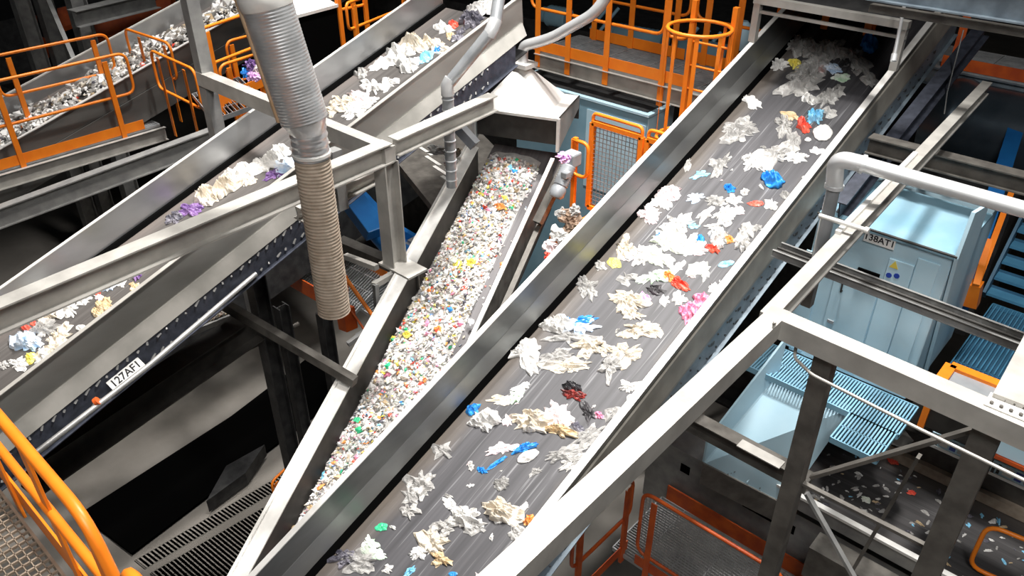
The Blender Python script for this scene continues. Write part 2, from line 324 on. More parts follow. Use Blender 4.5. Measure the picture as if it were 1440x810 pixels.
# ------------------------------------------------------------------ steel frames
def post(name, top, z0, prof, mt, label, up=Yv):
    m = MB(); m.beam(V3((top.x, top.y, z0)), top, prof, up); return solo(name, m, mt, label, 'post')
def beamo(name, p, q, prof, mt, label, cat='beam', up=Zv):
    m = MB(); m.beam(p, q, prof, up); return solo(name, m, mt, label, cat)
def cen(w): return [(-w/2, -w/2), (w/2, -w/2), (w/2, w/2), (-w/2, w/2)]
def hsec(w, t=.014):
    a = w/2; k = t/2
    return [(-a, -a), (a, -a), (a, -a+t), (k, -a+t), (k, a-t), (a, a-t), (a, a), (-a, a), (-a, a-t), (-k, a-t), (-k, -a+t), (-a, -a+t)]
# right frame (level, z 7.6)
zf = 7.6
beamo('steel_beam', V3((-1.27, .6, zf)), V3((-1.30, 3.60, zf)), rect(.105, .12), 'galv', 'thick pale square beam running from the bottom edge up beside the widest conveyor to the frame corner')
t = thing('steel_beam', 'slimmer pale beam continuing up and away from the frame corner over the light blue cabin', 'beam', (-1.45, 5.8, zf))
m = MB(); m.beam(V3((-1.33, 3.50, zf-.002)), V3((-1.60, 8.4, zf-.002)), ibeam(.085, .12, .014)); mk('beam_body', m, 'galv', t)
m = MB(); m.beam(V3((-1.42, 4.6, zf+.02)), V3((-1.50, 6.2, zf+.02)), rect(.035, .03)); mk('cable_cover', m, 'rim_steel', t)
t = thing('steel_beam', 'pale square beam crossing in front of the cabin towards the right edge, above the two dark posts', 'beam', (-.5, 3.5, zf))
m = MB(); m.beam(V3((-1.37, 3.55, zf-.001)), V3((.55, 3.47, zf-.001)), rect(.105, .12)); mk('beam_body', m, 'galv', t)
P = Zp(1415, 575, zf)
m = MB(); m.slab(P+V3((-.085, -.04, .001)), P+V3((.085, -.04, .001)), P+V3((.085, .07, .001)), P+V3((-.085, .07, .001)), .006); b = mk('splice_plate', m, 'rim_steel', t)
for dx in (-.06, -.02, .02, .06):
    for dy in (-.015, .045):
        m = MB(); m.tube([P+V3((dx, dy, .006)), P+V3((dx, dy, .018))], .009, 6); mk('bolt', m, 'steel_brown', b)
P = Zp(1402, 560, zf)
beamo('steel_beam', V3((P.x+.06, 3.56, zf+.03)), V3((P.x-.02, 6.5, zf+.03)), rect(.16, .1), 'galv', 'wide pale beam end at the right edge above the bolted plate')
p = Zp(1165, 492, zf-.12); post('steel_post', p, 0, cen(.10), 'steel_brown', 'dark square post under the pale beam, left of the two by the lower belt')
p = Zp(1396, 592, zf-.12); post('steel_post', p, 0, cen(.12), 'steel_brown', 'dark square post under the bolted plate at the right edge')
def dd(x, y, Y): return Yp(x, y, Y)
Yb = 3.5
beamo('brace_bar', dd(1140, 668, Yb+.07), dd(1385, 596, Yb+.07), rect(.045, .02), 'steel_brown', 'dark brace sloping from the left post up to the right post under the beam', 'brace')
beamo('brace_bar', dd(1130, 678, Yb+.1), dd(1335, 782, Yb+.1), rect(.03, .02), 'steel_brown', 'thin dark bar sloping down between the two posts over the lower belt', 'brace')
beamo('brace_bar', dd(1290, 640, Yb+.4), dd(1180, 830, Yb+.4), rect(.05, .02), 'steel_brown', 'dark slanting bar crossing behind the brace above the debris belt', 'brace')
beamo('brace_bar', dd(1136, 693, Yb+.2), dd(1205, 815, Yb+.2), rect(.035, .02), 'galv_dim', 'grey angle bar slanting down right of the left dark post', 'brace')
# conduit on the frame
m = MB(); m.tube(rnd([Zp(1090, 452, 7.64), Zp(1087, 460, 7.5), Zp(1121, 477, 7.45), Zp(1117, 503, 7.40), Zp(1142, 527, 7.40), Zp(1290, 602, 7.40), Zp(1470, 690, 7.40)], .025), .009, 8)
solo('conduit_pipe', m, 'galv', 'thin pale conduit bent twice below the frame corner, then running to the right edge', 'pipe')
# lower crossing beam; its lit stretch is a pale strip laid on top
t = thing('steel_beam', 'dark beam below the frame, with a lit stretch painted pale across the light blue chute', 'beam', Zp(1060, 640, 5.4))
m = MB(); m.beam(Zp(930, 560, 5.4), Zp(1142, 672, 5.4), ibeam(.13, .14)); mk('beam_body', m, 'steel_brown', t)
m = MB(); m.beam(Zp(1040, 622, 5.41), Zp(1100, 654, 5.41), rect(.10, .012)); mk('lit_stretch', m, 'galv', t)
# girder toward upper right
t = thing('steel_beam', 'brownish grey beam at the right edge above the cabin with a thin pale cable along it', 'beam', Zp(1330, 220, 7.3))
m = MB(); m.beam(Zp(1225, 190, 7.3), Zp(1470, 252, 7.3), ibeam(.14, .15)); mk('beam_body', m, 'steel_brown', t)
m = MB(); m.tube([Zp(1280, 217, 7.2), Zp(1350, 240, 7.17), Zp(1470, 272, 7.15)], .008, 6); mk('cable', m, 'rim_steel', t)
beamo('steel_beam', Zp(1160, 300, 7.3)+V3((0, -.2, .1)), Zp(1390, 118, 7.2), ibeam(.09, .1), 'galv_dim', 'grey beam rising beside the dark drum towards the top right railing') if 0 else None
# cable tray
t = thing('cable_tray', 'long narrow cable tray crossing in front of the light blue cabin', 'cable tray', Zp(1280, 400, 6.9))
Pa, Pb = Zp(1100, 340, 6.9), Zp(1470, 478, 6.9); Pa2, Pb2 = Pa+V3((0, -.15, 0)), Pb+V3((0, -.15, 0))
for a, b in ((Pa, Pb), (Pa2, Pb2)): m = MB(); m.beam(a, b, cbeam(.02, .06, .004)); mk('side_rail', m, 'galv_dim', t)
for i in range(12):
    k = (i+.5)/12; m = MB(); m.beam(Pa.lerp(Pb, k)-Zv*.045, Pa2.lerp(Pb2, k)-Zv*.045, rect(.025, .015)); mk('rung', m, 'galv_dim', t)
m = MB(); m.tube([Pa+V3((0, -.06, -.03)), Pb+V3((0, -.06, -.03))], .014, 8); m.tube([Pa+V3((0, -.1, -.03)), Pb+V3((0, -.1, -.03))], .010, 8); mk('cable', m, 'rubber', t)['label'] = 'black cables'
m = MB(); m.tube([Zp(1152, 303, 7.66), Zp(1216, 323, 7.66)], .016, 8); m.tube([Zp(1216, 323, 7.66), Zp(1222, 325, 7.66)], .022, 8)
solo('pipe_stub', m, 'rim_steel', 'short bright rod lying across the slim pale beam above the cabin', 'pipe')
# pipe with elbow, right
t = thing('bent_pipe', 'pale round pipe from the right edge bending down behind the widest conveyor', 'pipe', Zp(1165, 300, 7.0))
P0 = D(1480, 306, 4.9); P1 = D(1213, 231, 5.2); P2 = D(1168, 222, 5.25); P3 = V3((P2.x, P2.y, 7.05)); P3 = D(1174, 262, 5.35)
m = MB(); m.tube([P0, P1], .052, 16); mk('pipe_run', m, 'pipe_white', t)
m = MB(); m.tube(rnd([P1, D(1176, 222, 5.27), D(1173, 262, 5.4)], .3, 8), .056, 16); mk('elbow', m, 'pipe_white', t)
m = MB(); m.tube([D(1173, 262, 5.4), D(1176, 262, 5.4)-Zv*.75], .046, 14); mk('down_pipe', m, 'pipe_grey', t)
for q, dr in ((P1, (P0-P1)), (D(1173, 262, 5.4), Zv)):
    m = MB(); d = dr.normalized(); m.tube([q-d*.012, q+d*.012], .064, 16); mk('pipe_flange', m, 'pipe_white', t)
post('steel_post', D(1164, 306, 5.7), 6.6, cen(.075), 'steel_brown', 'short brown post standing behind the widest conveyor below the bent pipe')
# left frame: portal over the upper left conveyor
A = V3((-7.70, 3.86, 7.47)); B = V3((-4.845, 3.84, 7.47))
beamo('steel_beam', A+V3((-.05, 0, 0)), B+V3((.06, 0, 0)), rect(.11, .14), 'galv', 'pale square beam passing behind the big corrugated duct to the corner post')
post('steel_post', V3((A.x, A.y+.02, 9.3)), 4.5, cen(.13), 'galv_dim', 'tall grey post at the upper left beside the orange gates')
post('steel_post', V3((B.x-.01, B.y, 7.33)), Xp(552, 372, B.x).z, hsec(.15, .012), 'galv', 'pale post under the beam corner, beside the blue rollers')
fz = Xp(552, 372, B.x).z
t = thing('foot_bracket', 'pale bracket plate at the foot of the pale corner post', 'bracket', V3((B.x, B.y, fz-.03)))
m = MB(); m.slab(V3((B.x-.12, B.y-.1, fz)), V3((B.x+.28, B.y-.1, fz)), V3((B.x+.28, B.y+.12, fz)), V3((B.x-.12, B.y+.12, fz)), -.02); mk('plate', m, 'galv', t)
m = MB(); m.beam(V3((B.x-.1, B.y-.14, fz)), V3((B.x-.55, B.y-.14, fz-.06)), rect(.05, .05)); mk('arm', m, 'galv', t)
post('steel_post', D(570, 372, 8.6), 0, hsec(.2, .014), 'steel_brown', 'dark post behind the narrow conveyor, below the foot of the pale corner post')
beamo('steel_beam', V3((-4.845, .3, 7.38)), V3((-4.84, 3.86, 7.50)), ibeam(.13, .17, .012), 'galv', 'long pale beam from the left edge crossing over the marked conveyor to the corner post')
beamo('steel_beam', V3((-4.84, 3.92, 7.51)), V3((-4.845, 5.12, 7.57)), ibeam(.12, .15, .012), 'galv', 'pale beam from the corner post to the white pyramid hood')
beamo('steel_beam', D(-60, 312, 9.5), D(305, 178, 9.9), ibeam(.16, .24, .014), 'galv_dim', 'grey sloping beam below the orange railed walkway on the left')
# parallel lower rails between duct and corner post
beamo('steel_beam', Xp(415, 290, -5.35), Xp(540, 228, -5.35), ibeam(.13, .14), 'galv', 'stubby pale beam behind the corrugated duct, lower of the pair') 
beamo('brace_bar', Xp(470, 218, -5.3)+Zv*.05, Xp(470, 218, -5.3)-Zv*.5, cen(.1), 'galv_dim', 'short upright grey stub between the pale beams by the duct', 'brace', Yv)
# supports and pipes under the marked conveyor
post('steel_post', D(358, 388, 8.2), 0, hsec(.16), 'steel_black', 'black post below the marked conveyor, left of the corrugated duct')
post('steel_post', D(395, 430, 8.6), 0, hsec(.13), 'steel_black', 'black post just right behind the one below the marked conveyor')
post('steel_post', D(455, 440, 8.2), 0, hsec(.12), 'steel_black', 'black post straight under the corrugated duct end')
beamo('steel_beam', D(310, 420, 8.0), D(500, 532, 7.6), rect(.08, .10), 'steel_brown', 'dark beam sloping down to the right below the corrugated duct')
def pipeo(pts, r, mt, label, name='steel_pipe', cat='pipe', k=8): m = MB(); m.tube(pts, r, k); return solo(name, m, mt, label, cat)
o = pipeo([D(52, 636, 5.6), D(212, 512, 6.3), D(360, 385, 7.0)], .022, 'galv_dim', 'grey handrail pipe running below the marked conveyor with one red joint')
pipeo([D(134, 566, 5.95), D(138, 563, 5.95)], .034, 'orange_dark', 'small red joint on the pipe below the marked conveyor', 'pipe_joint', 'joint')
pipeo([D(92, 630, 7.6), D(240, 545, 8.2), D(420, 455, 9.0)], .025, 'steel_brown', 'dark pipe over the bare concrete below the marked conveyor')
# ------------------------------------------------------------------ label plate 127AF1 on the marked conveyor
def textob(name, s, P, u, v, size, mt, parent):
    c = bpy.data.curves.new(name, 'FONT'); c.body = s; c.size = size; c.align_x = 'CENTER'; c.align_y = 'CENTER'; c.extrude = .0006; c.offset = size*.018
    tmp = bpy.data.objects.new(name, c); sc.collection.objects.link(tmp)
    u = u.normalized(); n = u.cross(v).normalized(); v = n.cross(u)
    bpy.context.view_layer.update()
    me = bpy.data.meshes.new_from_object(tmp.evaluated_get(bpy.context.evaluated_depsgraph_get())); bpy.data.objects.remove(tmp)
    R = Matrix((u, v, n)).transposed()
    for q in me.vertices: q.co = R @ q.co + P - wloc(parent)
    me.materials.clear(); me.materials.append(MT[mt]); o = bpy.data.objects.new(name, me); sc.collection.objects.link(o); o.parent = parent; return o
def plate(label, txt, P, u, v, w, h, size, cat='sign'):
    u = u.normalized(); n = u.cross(v).normalized(); v = n.cross(u)
    t = thing('sign_plate', label, cat, P)
    m = MB(); m.prism([P-u*w/2-v*h/2, P+u*w/2-v*h/2, P+u*w/2+v*h/2, P-u*w/2+v*h/2], n*.004); mk('plate', m, 'paper', t)
    textob('lettering', txt, P+n*.005, u, v, size, 'ink', t); return t
a, l = LEFT.W+.10, None
# find point along the chassis at pixel (175,513)
best = min(((LEFT.P(a, i*.01, -.19), i*.01) for i in range(0, 600)), key=lambda q: ((lambda p: abs(720+FPX*(p-CAM).dot(RT)/(p-CAM).dot(FW)-176))(q[0])))
P = best[0]; dn = (LEFT.d.normalized()); vv = (Zv*.86+V3((-.5, 0, 0))).normalized()
plate('white sign reading 127AF1 on the black side rail of the marked conveyor', '127AF1', P+V3((.02, 0, 0)), dn, vv, .30, .11, .085)
# ------------------------------------------------------------------ orange railings
def railing(label, b0, b1, H=1.1, posts=(.12, .88), toe=True, foot=.12, low=.55, mt='orange', cat='railing', name='safety_railing', group=None, pw=.07, r=.021, flip=1):
    b0, b1 = V3(b0), V3(b1); t = thing(name, label, cat, (b0+b1)/2, group); L = (b1-b0); d = L.normalized(); s = d.cross(Zv)*flip
    lp = rnd([b0+Zv*(H+low)/2, b0+Zv*H, b1+Zv*H, b1+Zv*low, b0+Zv*low, b0+Zv*(H+low)/2], .13, 5)[:-1]
    m = MB(); m.tube(lp, r, 8, closed=True); mk('rail_loop', m, mt, t)
    for k in posts:
        p = b0.lerp(b1, k)+s*.03; m = MB()
        m.beam(p-Zv*foot, p+Zv*(H-.05), [(-pw/2, -.006), (pw/2, -.006), (pw/2, .006), (-pw/2, .006)], s)
        m.beam(p-Zv*foot, p+Zv*(H-.09), [(-pw/2, -.03), (-pw/2+.008, -.03), (-pw/2+.008, .0), (-pw/2, .0)], s)
        mk('post', m, mt, t, .002)
    if toe: m = MB(); m.beam(b0+Zv*.14+s*.015, b1+Zv*.14+s*.015, rect(.008, .14)); mk('toe_board', m, mt, t)
    return t
def grating(name, label, a, b, c, th=.03, pitch=.034, mt='grate_steel', cross=.3, cat='grating', bar=.006):
    # a corner, b and c the two edge vectors' ends; bars run along a->c
    a, b, c = V3(a), V3(b), V3(c); u = b-a; v = c-a; t = thing(name, label, cat, a)
    n = max(3, int(u.length/pitch)); m = MB(); d = u.normalized()
    for i in range(n+1):
        p = a+u*(i/n); m.beam(p, p+v, rect(bar, th))
    o = mk('bearing_bars', m, mt, t); o['kind'] = 'stuff'
    n = max(2, int(v.length/cross)); m = MB()
    for i in range(n+1):
        p = a+v*(i/n); m.beam(p, p+u, rect(.008, .012))
    o = mk('cross_bars', m, mt, t); o['kind'] = 'stuff'
    m = MB()
    e = [a, b, b+v, c]
    for i in range(4): m.beam(e[i]+Zv*.004, e[(i+1) % 4]+Zv*.004, rect(.012, th+.03))
    mk('edge_frame', m, mt, t); return t
# left walkway at z 5.6
zl = 5.6; X0, X1 = -11.57, -12.75
grating('walkway_grating', 'grey grating floor of the orange railed walkway on the left', (X1, 2.2, zl), (X0, 2.2, zl), (X1, 4.95, zl), pitch=.045, bar=.022)
m = MB(); m.beam(V3((X0+.03, 1.5, zl-.04)), V3((X0+.03, 5.0, zl-.04)), cbeam(.06, .2)); solo('walkway_beam', m, 'galv', 'grey channel edging the left walkway under its near orange board', 'beam')
railing('orange railing on the near side of the left walkway', (X0, 2.72, zl), (X0, 4.72, zl), posts=(.14, .84), foot=.22, H=1.12, flip=1)
railing('orange railing on the near side of the left walkway, cut by the left edge', (X0, .9, zl), (X0, 2.55, zl), posts=(.3, .88), foot=.22, H=1.12, toe=True)
m = MB(); m.beam(V3((X0+.01, 2.5, zl+.14)), V3((X0+.01, 2.75, zl+.14)), rect(.008, .14)); solo('toe_board', m, 'orange', 'short orange board closing the gap between the near railings of the left walkway', 'board')
railing('orange railing on the far side of the left walkway', (X1, 3.35, zl), (X1, 5.0, zl), posts=(.14, .86), H=1.12)
railing('orange gate panel crossing the end of the left walkway', (-12.9, 5.35, zl), (-11.6, 5.4, zl), posts=(.35, .9), H=1.1, toe=False)
railing('orange gate panel nearer the grey post, at the end of the left walkway', (-11.5, 5.05, zl), (-10.2, 5.0, zl), posts=(.2, .8), H=1.1, toe=False)
railing('orange gate panel right of the left walkway, turned away', (-10.9, 5.9, zl), (-11.0, 7.4, zl), posts=(.05, .5), H=1.15)
railing('second orange gate panel right of the left walkway, beside the grey post', (-10.1, 5.3, zl), (-10.3, 6.6, zl), posts=(.1, .5), H=1.1)
railing('orange railing right of the grey post, ending behind the corrugated duct', D(296, 155, 10.3), D(345, 130, 10.9)+V3((-.2, .8, 0)), posts=(.12,), H=1.0)
grating('landing_grating', 'grey grating landing right of the tall grey post', D(300, 168, 10.2), D(372, 142, 10.2), D(270, 132, 11.2), pitch=.05)
# near railing bottom left
zn = 7.30; Yn = .372
t = thing('safety_railing', 'nearest orange railing, filling the bottom left corner', 'railing', (-2.6, Yn, zn))
m = MB(); m.tube(rnd([(-4.2, Yn, 8.1), (-2.08, Yn, 8.1), (-1.99, Yn, 7.75), (-1.99, Yn, 7.5)], .12), .020, 12); mk('top_rail', m, 'orange', t)
m = MB(); m.tube([(-4.2, Yn, 7.74), (-1.99, Yn, 7.74)], .018, 12); mk('mid_rail', m, 'orange', t)
for x in (-2.13, -2.62, -3.3):
    m = MB(); m.beam(V3((x, Yn-.0, zn-.1)), V3((x, Yn-.0, 8.07)), [(-.035, -.006), (.035, -.006), (.035, .006), (-.035, .006)], Yv); mk('post', m, 'orange', t, .002)
m = MB(); m.beam(V3((-4.2, Yn+.01, zn+.13)), V3((-1.4, Yn+.01, zn+.13)), rect(.01, .14)); mk('toe_board', m, 'orange', t)
railing('orange railing starting right of the nearest one at the bottom left', (-1.85, Yn, zn), (-.3, Yn, zn), posts=(.06, .9), H=.78, low=.40)
t = grating('near_grating', 'brownish square mesh grating in the bottom left corner', (-4.3, -.9, zn), (-4.3, Yn-.03, zn), (-1.2, -.9, zn), pitch=.030, cross=.042, mt='grate_tan', bar=.004)
# ------------------------------------------------------------------ big corrugated duct
t = thing('corrugated_duct', 'large corrugated duct, shiny above and tan below its bend, hanging at the upper left', 'duct', D(462, 440, 5.6))
top = D(360, -40, 4.7); elb = D(428, 168, 5.15); lo0 = D(432, 176, 5.2); R0 = .118
bot = V3((lo0.x, lo0.y, 0)); bz = Zp(462, 435, 1)
# vertical run straight below lo0 down to the pixel row 440
k = lo0.z
for i in range(400):
    p = V3((lo0.x, lo0.y, lo0.z-i*.005)); q = p-CAM; yy = 405-FPX*q.dot(UP)/q.dot(FW)
    if yy > 437: break
zend = p.z
def ribbed(a, b, r, pitch, amp, n=28):
    L = (b-a).length; k = int(L/pitch*4); pts = [a.lerp(b, i/k) for i in range(k+1)]; rr = [r+amp*math.sin(2*math.pi*i/4) for i in range(k+1)]
    m = MB(); m.tube(pts, rr, n, cap=False); return m
mk('upper_duct', ribbed(top, elb, R0*1.3, .02, .0012), 'duct_shiny', t)
m = MB(); m.tube([elb.lerp(top, .02), elb, V3((lo0.x, lo0.y, lo0.z-.02))], [R0*1.28, R0*1.2, R0], 28); mk('bend', m, 'duct_shiny', t)
m = ribbed(V3((lo0.x, lo0.y, lo0.z)), V3((lo0.x, lo0.y, lo0.z-.22)), R0*1.02, .05, .004); mk('collar', m, 'duct_shiny', t)
mk('lower_duct', ribbed(V3((lo0.x, lo0.y, lo0.z-.20)), V3((lo0.x, lo0.y, zend)), R0*1.0, .026, .003), 'duct_tan', t)
m = MB(); m.tube([V3((lo0.x, lo0.y, zend+.05)), V3((lo0.x, lo0.y, zend))], R0*.96, 28); mk('duct_end', m, 'duct_tan', t)
m = MB(); m.tube([V3((lo0.x, lo0.y, lo0.z-.185)), V3((lo0.x, lo0.y, lo0.z-.205))], R0*1.09, 28); mk('clamp_ring', m, 'rim_steel', t)
q = top.lerp(elb, .17); dd_ = (elb-top).normalized(); m = MB(); m.tube([q-dd_*.05, q-dd_*.02, q+dd_*.02, q+dd_*.05], [R0*1.32, R0*1.39, R0*1.39, R0*1.32], 28); mk('clamp_ring', m, 'rim_steel', t)
sd = (RT*-1+UP*-.1).normalized()
m = MB(); m.tube([top+sd*(R0*1.2)-FW*.02, elb+sd*(R0*1.2)-FW*.02], .035, 12); mk('seam_cover', m, 'duct_brown', t)['label'] = 'brown ribbed strip along the upper duct'
# thin segmented duct
t = thing('segmented_duct', 'thin grey duct bent twice, coming down left of the pyramid hood', 'duct', D(634, 252, 7.8))
pts = rnd([D(706, -30, 7.0), D(694, 38, 7.0), D(629, 116, 7.2), D(630, 128, 7.25), V3((0, 0, 0))], .05)[:-1]
b = D(629, 120, 7.2); low = V3((b.x, b.y, b.z-1.0))
m = MB(); m.tube([D(706, -30, 7.0), D(696, 34, 7.0)], .055, 14); mk('pipe_run', m, 'pipe_grey', t)
m = MB(); m.tube([D(694, 40, 7.0), b], .055, 14); mk('pipe_run', m, 'pipe_grey', t)
m = MB(); m.tube([b, low], .052, 14); mk('pipe_run', m, 'pipe_grey', t)
m = MB(); m.tube([D(697, 28, 7.0), D(693, 40, 7.0), D(688, 50, 7.03)], .062, 14); mk('elbow', m, 'pipe_white', t)
m = MB(); m.tube([D(634, 111, 7.18), b, b-Zv*.09], .060, 14); mk('elbow', m, 'pipe_white', t)
for i in range(9):
    z = b.z-.12-i*.1; m = MB(); m.tube([V3((b.x, b.y, z)), V3((b.x, b.y, z-.008))], .058, 14); mk('ring', m, 'pipe_white', t)
# ------------------------------------------------------------------ pyramid hood over the narrow conveyor
lh = None
for i in range(900):
    l = i*.01+.5; p = CAPS.P(-.06, l, CAPS.h)-CAM
    if 405-FPX*p.dot(UP)/p.dot(FW) < 204: lh = l; break
w = CAPS.w; dh = V3((CAPS.d.x, CAPS.d.y, 0)).normalized(); c0 = CAPS.P(-.06, lh, CAPS.h+.47); Wd = CAPS.W+.12; Dp = .86
t = thing('extraction_hood', 'white pyramid hood on an open dark box at the top of the narrow conveyor', 'hood', CAPS.P(CAPS.W/2, lh, 0))
zt = c0.z; FL = c0; FR = c0+w*Wd; BL = c0+dh*Dp; BR = FR+dh*Dp; ap = (FL+FR+BL+BR)/4+Zv*.40+dh*.02; zb = -.75
ins = .10
i4 = [FL+w*ins*.3+dh*ins*.4, FR-w*ins*1.6+dh*ins*.4, BR-w*ins*1.6-dh*ins*.5, BL+w*ins*.3-dh*ins*.5]
ap = sum(i4, V3())/4+Zv*.42
m = MB(); tp = [ap+V3((a, b, 0)) for a, b in ((-.05, -.05), (.05, -.05), (.05, .05), (-.05, .05))]
m.add(i4+tp, [(0, 1, 5, 4), (1, 2, 6, 5), (2, 3, 7, 6), (3, 0, 4, 7), (4, 5, 6, 7)]); mk('pyramid_top', m, 'hood_white', t)
m = MB(); m.slab(FL, FR, BR, BL, -.03); mk('roof_plate', m, 'hood_white', t)
m = MB(); m.prism([FR, FR+Zv*-.42, BR+Zv*-.15, BR], -w*.012); mk('side_panel', m, 'galv', t)
m = MB(); m.prism([FL, FL+Zv*-.42, BL+Zv*-.15, BL], w*.012); mk('side_panel', m, 'galv', t)
m = MB(); m.prism([BL, BR, BR-Zv*.3, BL-Zv*.3], -dh*.012); mk('back_panel', m, 'steel_black', t)
m = MB(); m.prism([FL+dh*.02+w*.03, FR+dh*.02-w*.03, FR+dh*.02-w*.03-Zv*.33, FL+dh*.02+w*.03-Zv*.33], dh*.01); mk('inner_shade', m, 'rubber', t)['label'] = 'black sheet put in for the shade inside the opening'  # black sheet set in the hood mouth to paint its inner darkness
m = MB(); m.beam(FL+Zv*.004, FR+Zv*.004, rect(.035, .03)); m.beam(FL, FL-Zv*.38, cen(.035), w); m.beam(FR, FR-Zv*.40, cen(.035), w); mk('front_frame', m, 'rim_steel', t)
m = MB(); m.box(ap+Zv*.03, .28, .22, .05); mk('flange_box', m, 'hood_white', t)
m = MB(); m.tube([ap-Zv*.05, ap+Zv*.10], .06, 14); mk('outlet_pipe', m, 'pipe_white', t)
q = ap+Zv*.09
dp_ = (q-CAM).dot(FW)
m = MB(); pp = [q, q+Zv*.15, D(775, 54, dp_*.97), D(838, 18, dp_*.92), D(868, -30, dp_*.9)]
m.tube(rnd(pp, .14, 6), .062, 16); solo('extraction_pipe', m, 'pipe_white', 'white bent pipe rising from the pyramid hood to the top edge', 'pipe')
# ------------------------------------------------------------------ top centre walkway (z 6.8, runs along X at Y ~8.2)
zt_ = 6.85
def onz(x, y): return Zp(x, y, zt_)
a0 = onz(753, 70); a1 = onz(1000, 131); Y0 = (a0.y+a1.y)/2; Yf = Y0+.95
xL = a0.x; xR = a1.x+.4
grating('walkway_grating', 'grey plank grating floor of the orange walkway at the top centre', (xL, Y0, zt_), (xL, Yf, zt_), (xR, Y0, zt_), pitch=.06)
m = MB(); m.beam(V3((xL, Y0, zt_-.04)), V3((xR, Y0, zt_-.04)), cbeam(.06, .2)); solo('walkway_beam', m, 'galv', 'grey channel edging the top centre walkway above the blue machine', 'beam')
railing('orange railing on the near side of the top centre walkway, left part', (xL-.1, Y0, zt_), (onz(925, 114).x, Y0, zt_), H=1.15, posts=(.07, .32, .62), low=.55, foot=.22, pw=.085)
railing('orange railing on the near side of the top centre walkway, beside the caged ladder', (onz(928, 114).x, Y0, zt_), (onz(962, 122).x, Y0, zt_), H=1.15, posts=(.1,), low=.55, foot=.3, pw=.085)
railing('orange railing on the far side of the top centre walkway, left part', (xL+.2, Yf, zt_), (xL+1.75, Yf, zt_), H=1.1, posts=(.05, .45, .9), foot=.1, pw=.085)
railing('orange railing on the far side of the top centre walkway, right part', (xL+1.85, Yf, zt_), (xR, Yf, zt_), H=1.1, posts=(.15, .5, .9), foot=.1, pw=.085)
# caged ladder
_q = Zp(984, 40, zt_+.95); cx, cy = _q.x, _q.y
t = thing('caged_ladder', 'orange ladder with a round safety cage at the right end of the top centre walkway', 'ladder', (cx, cy, zt_-.6))
def ringpts(z, r=.33, a0_=0, a1_=2*math.pi, n=20): return [V3((cx+r*math.cos(a0_+(a1_-a0_)*i/n), cy+r*math.sin(a0_+(a1_-a0_)*i/n), z)) for i in range(n+1)]
for z in (zt_+.95, zt_-.25):
    m = MB(); vs = ringpts(z)[:-1]; m.tube(vs, .02, 8, closed=True); mk('hoop', m, 'orange', t)
for k in range(6):
    an = -2.6+k*.75; p = V3((cx+.33*math.cos(an), cy+.33*math.sin(an), 0))
    m = MB(); m.beam(p+Zv*(zt_-.25), p+Zv*(zt_+.95), [(-.022, -.004), (.022, -.004), (.022, .004), (-.022, .004)], V3((math.cos(an), math.sin(an), 0))); mk('cage_bar', m, 'orange', t)
for sx in (-.24, .24):
    m = MB(); m.beam(V3((cx+sx, cy+.28, zt_-1.2)), V3((cx+sx, cy+.28, zt_+1.15)), cen(.055), Yv); mk('stile', m, 'orange', t)
for i in range(8):
    m = MB(); m.tube([V3((cx-.24, cy+.28, zt_-1.1+i*.26)), V3((cx+.24, cy+.28, zt_-1.1+i*.26))], .014, 8); mk('rung', m, 'orange', t)
railing('orange railing between the caged ladder and the portal of the widest conveyor', (cx+.15, Y0+.75, zt_), (cx+1.2, Y0+.8, zt_), H=1.1, posts=(.1, .5, .95), pw=.08)
# blue-grey machine box below that walkway
T0 = Zp(773, 122, 6.45); T1 = Zp(907, 164, 6.45); yb = T0.y; 
t = thing('machine_housing', 'blue grey machine housing with a dirty dark top, under the top centre walkway', 'machine', (T0.x, yb, 5))
xr_ = T1.x; yd = Zp(935, 141, 6.45).y-yb
m = MB(); m.prism([(T0.x-.6, yb, 6.43), (xr_, yb, 6.43), (xr_, yb+yd, 6.43), (T0.x-.6, yb+yd, 6.43)], (0, 0, -6.43)); mk('body', m, 'blue_mid', t, .01)
m = MB(); m.prism([(T0.x-.62, yb-.02, 6.45), (xr_+.02, yb-.02, 6.45), (xr_+.02, yb+yd, 6.45), (T0.x-.62, yb+yd, 6.45)], (0, 0, -.03)); o = mk('top_rim', m, 'blue_light', t)
m = MB(); m.prism([(T0.x-.55, yb+.05, 6.452), (xr_-.05, yb+.05, 6.452), (xr_-.05, yb+yd, 6.452), (T0.x-.55, yb+yd, 6.452)], (0, 0, .012)); mk('dirty_top', m, 'steel_black', t)['label'] = 'dark top littered with grime'
m = MB(); m.prism([(xr_+.001, yb, 6.40), (xr_+.001, yb+yd, 6.40), (xr_+.001, yb+yd, 4.5), (xr_+.001, yb, 4.5)], (.008, 0, 0)); mk('end_panel', m, 'blue_light', t)
m = MB(); m.prism([(T0.x+.65, yb-.001, 6.30), (xr_-.02, yb-.001, 6.30), (xr_-.02, yb-.001, 5.2), (T0.x+.65, yb-.001, 5.2)], (0, -.008, 0)); mk('front_panel', m, 'blue_light', t)
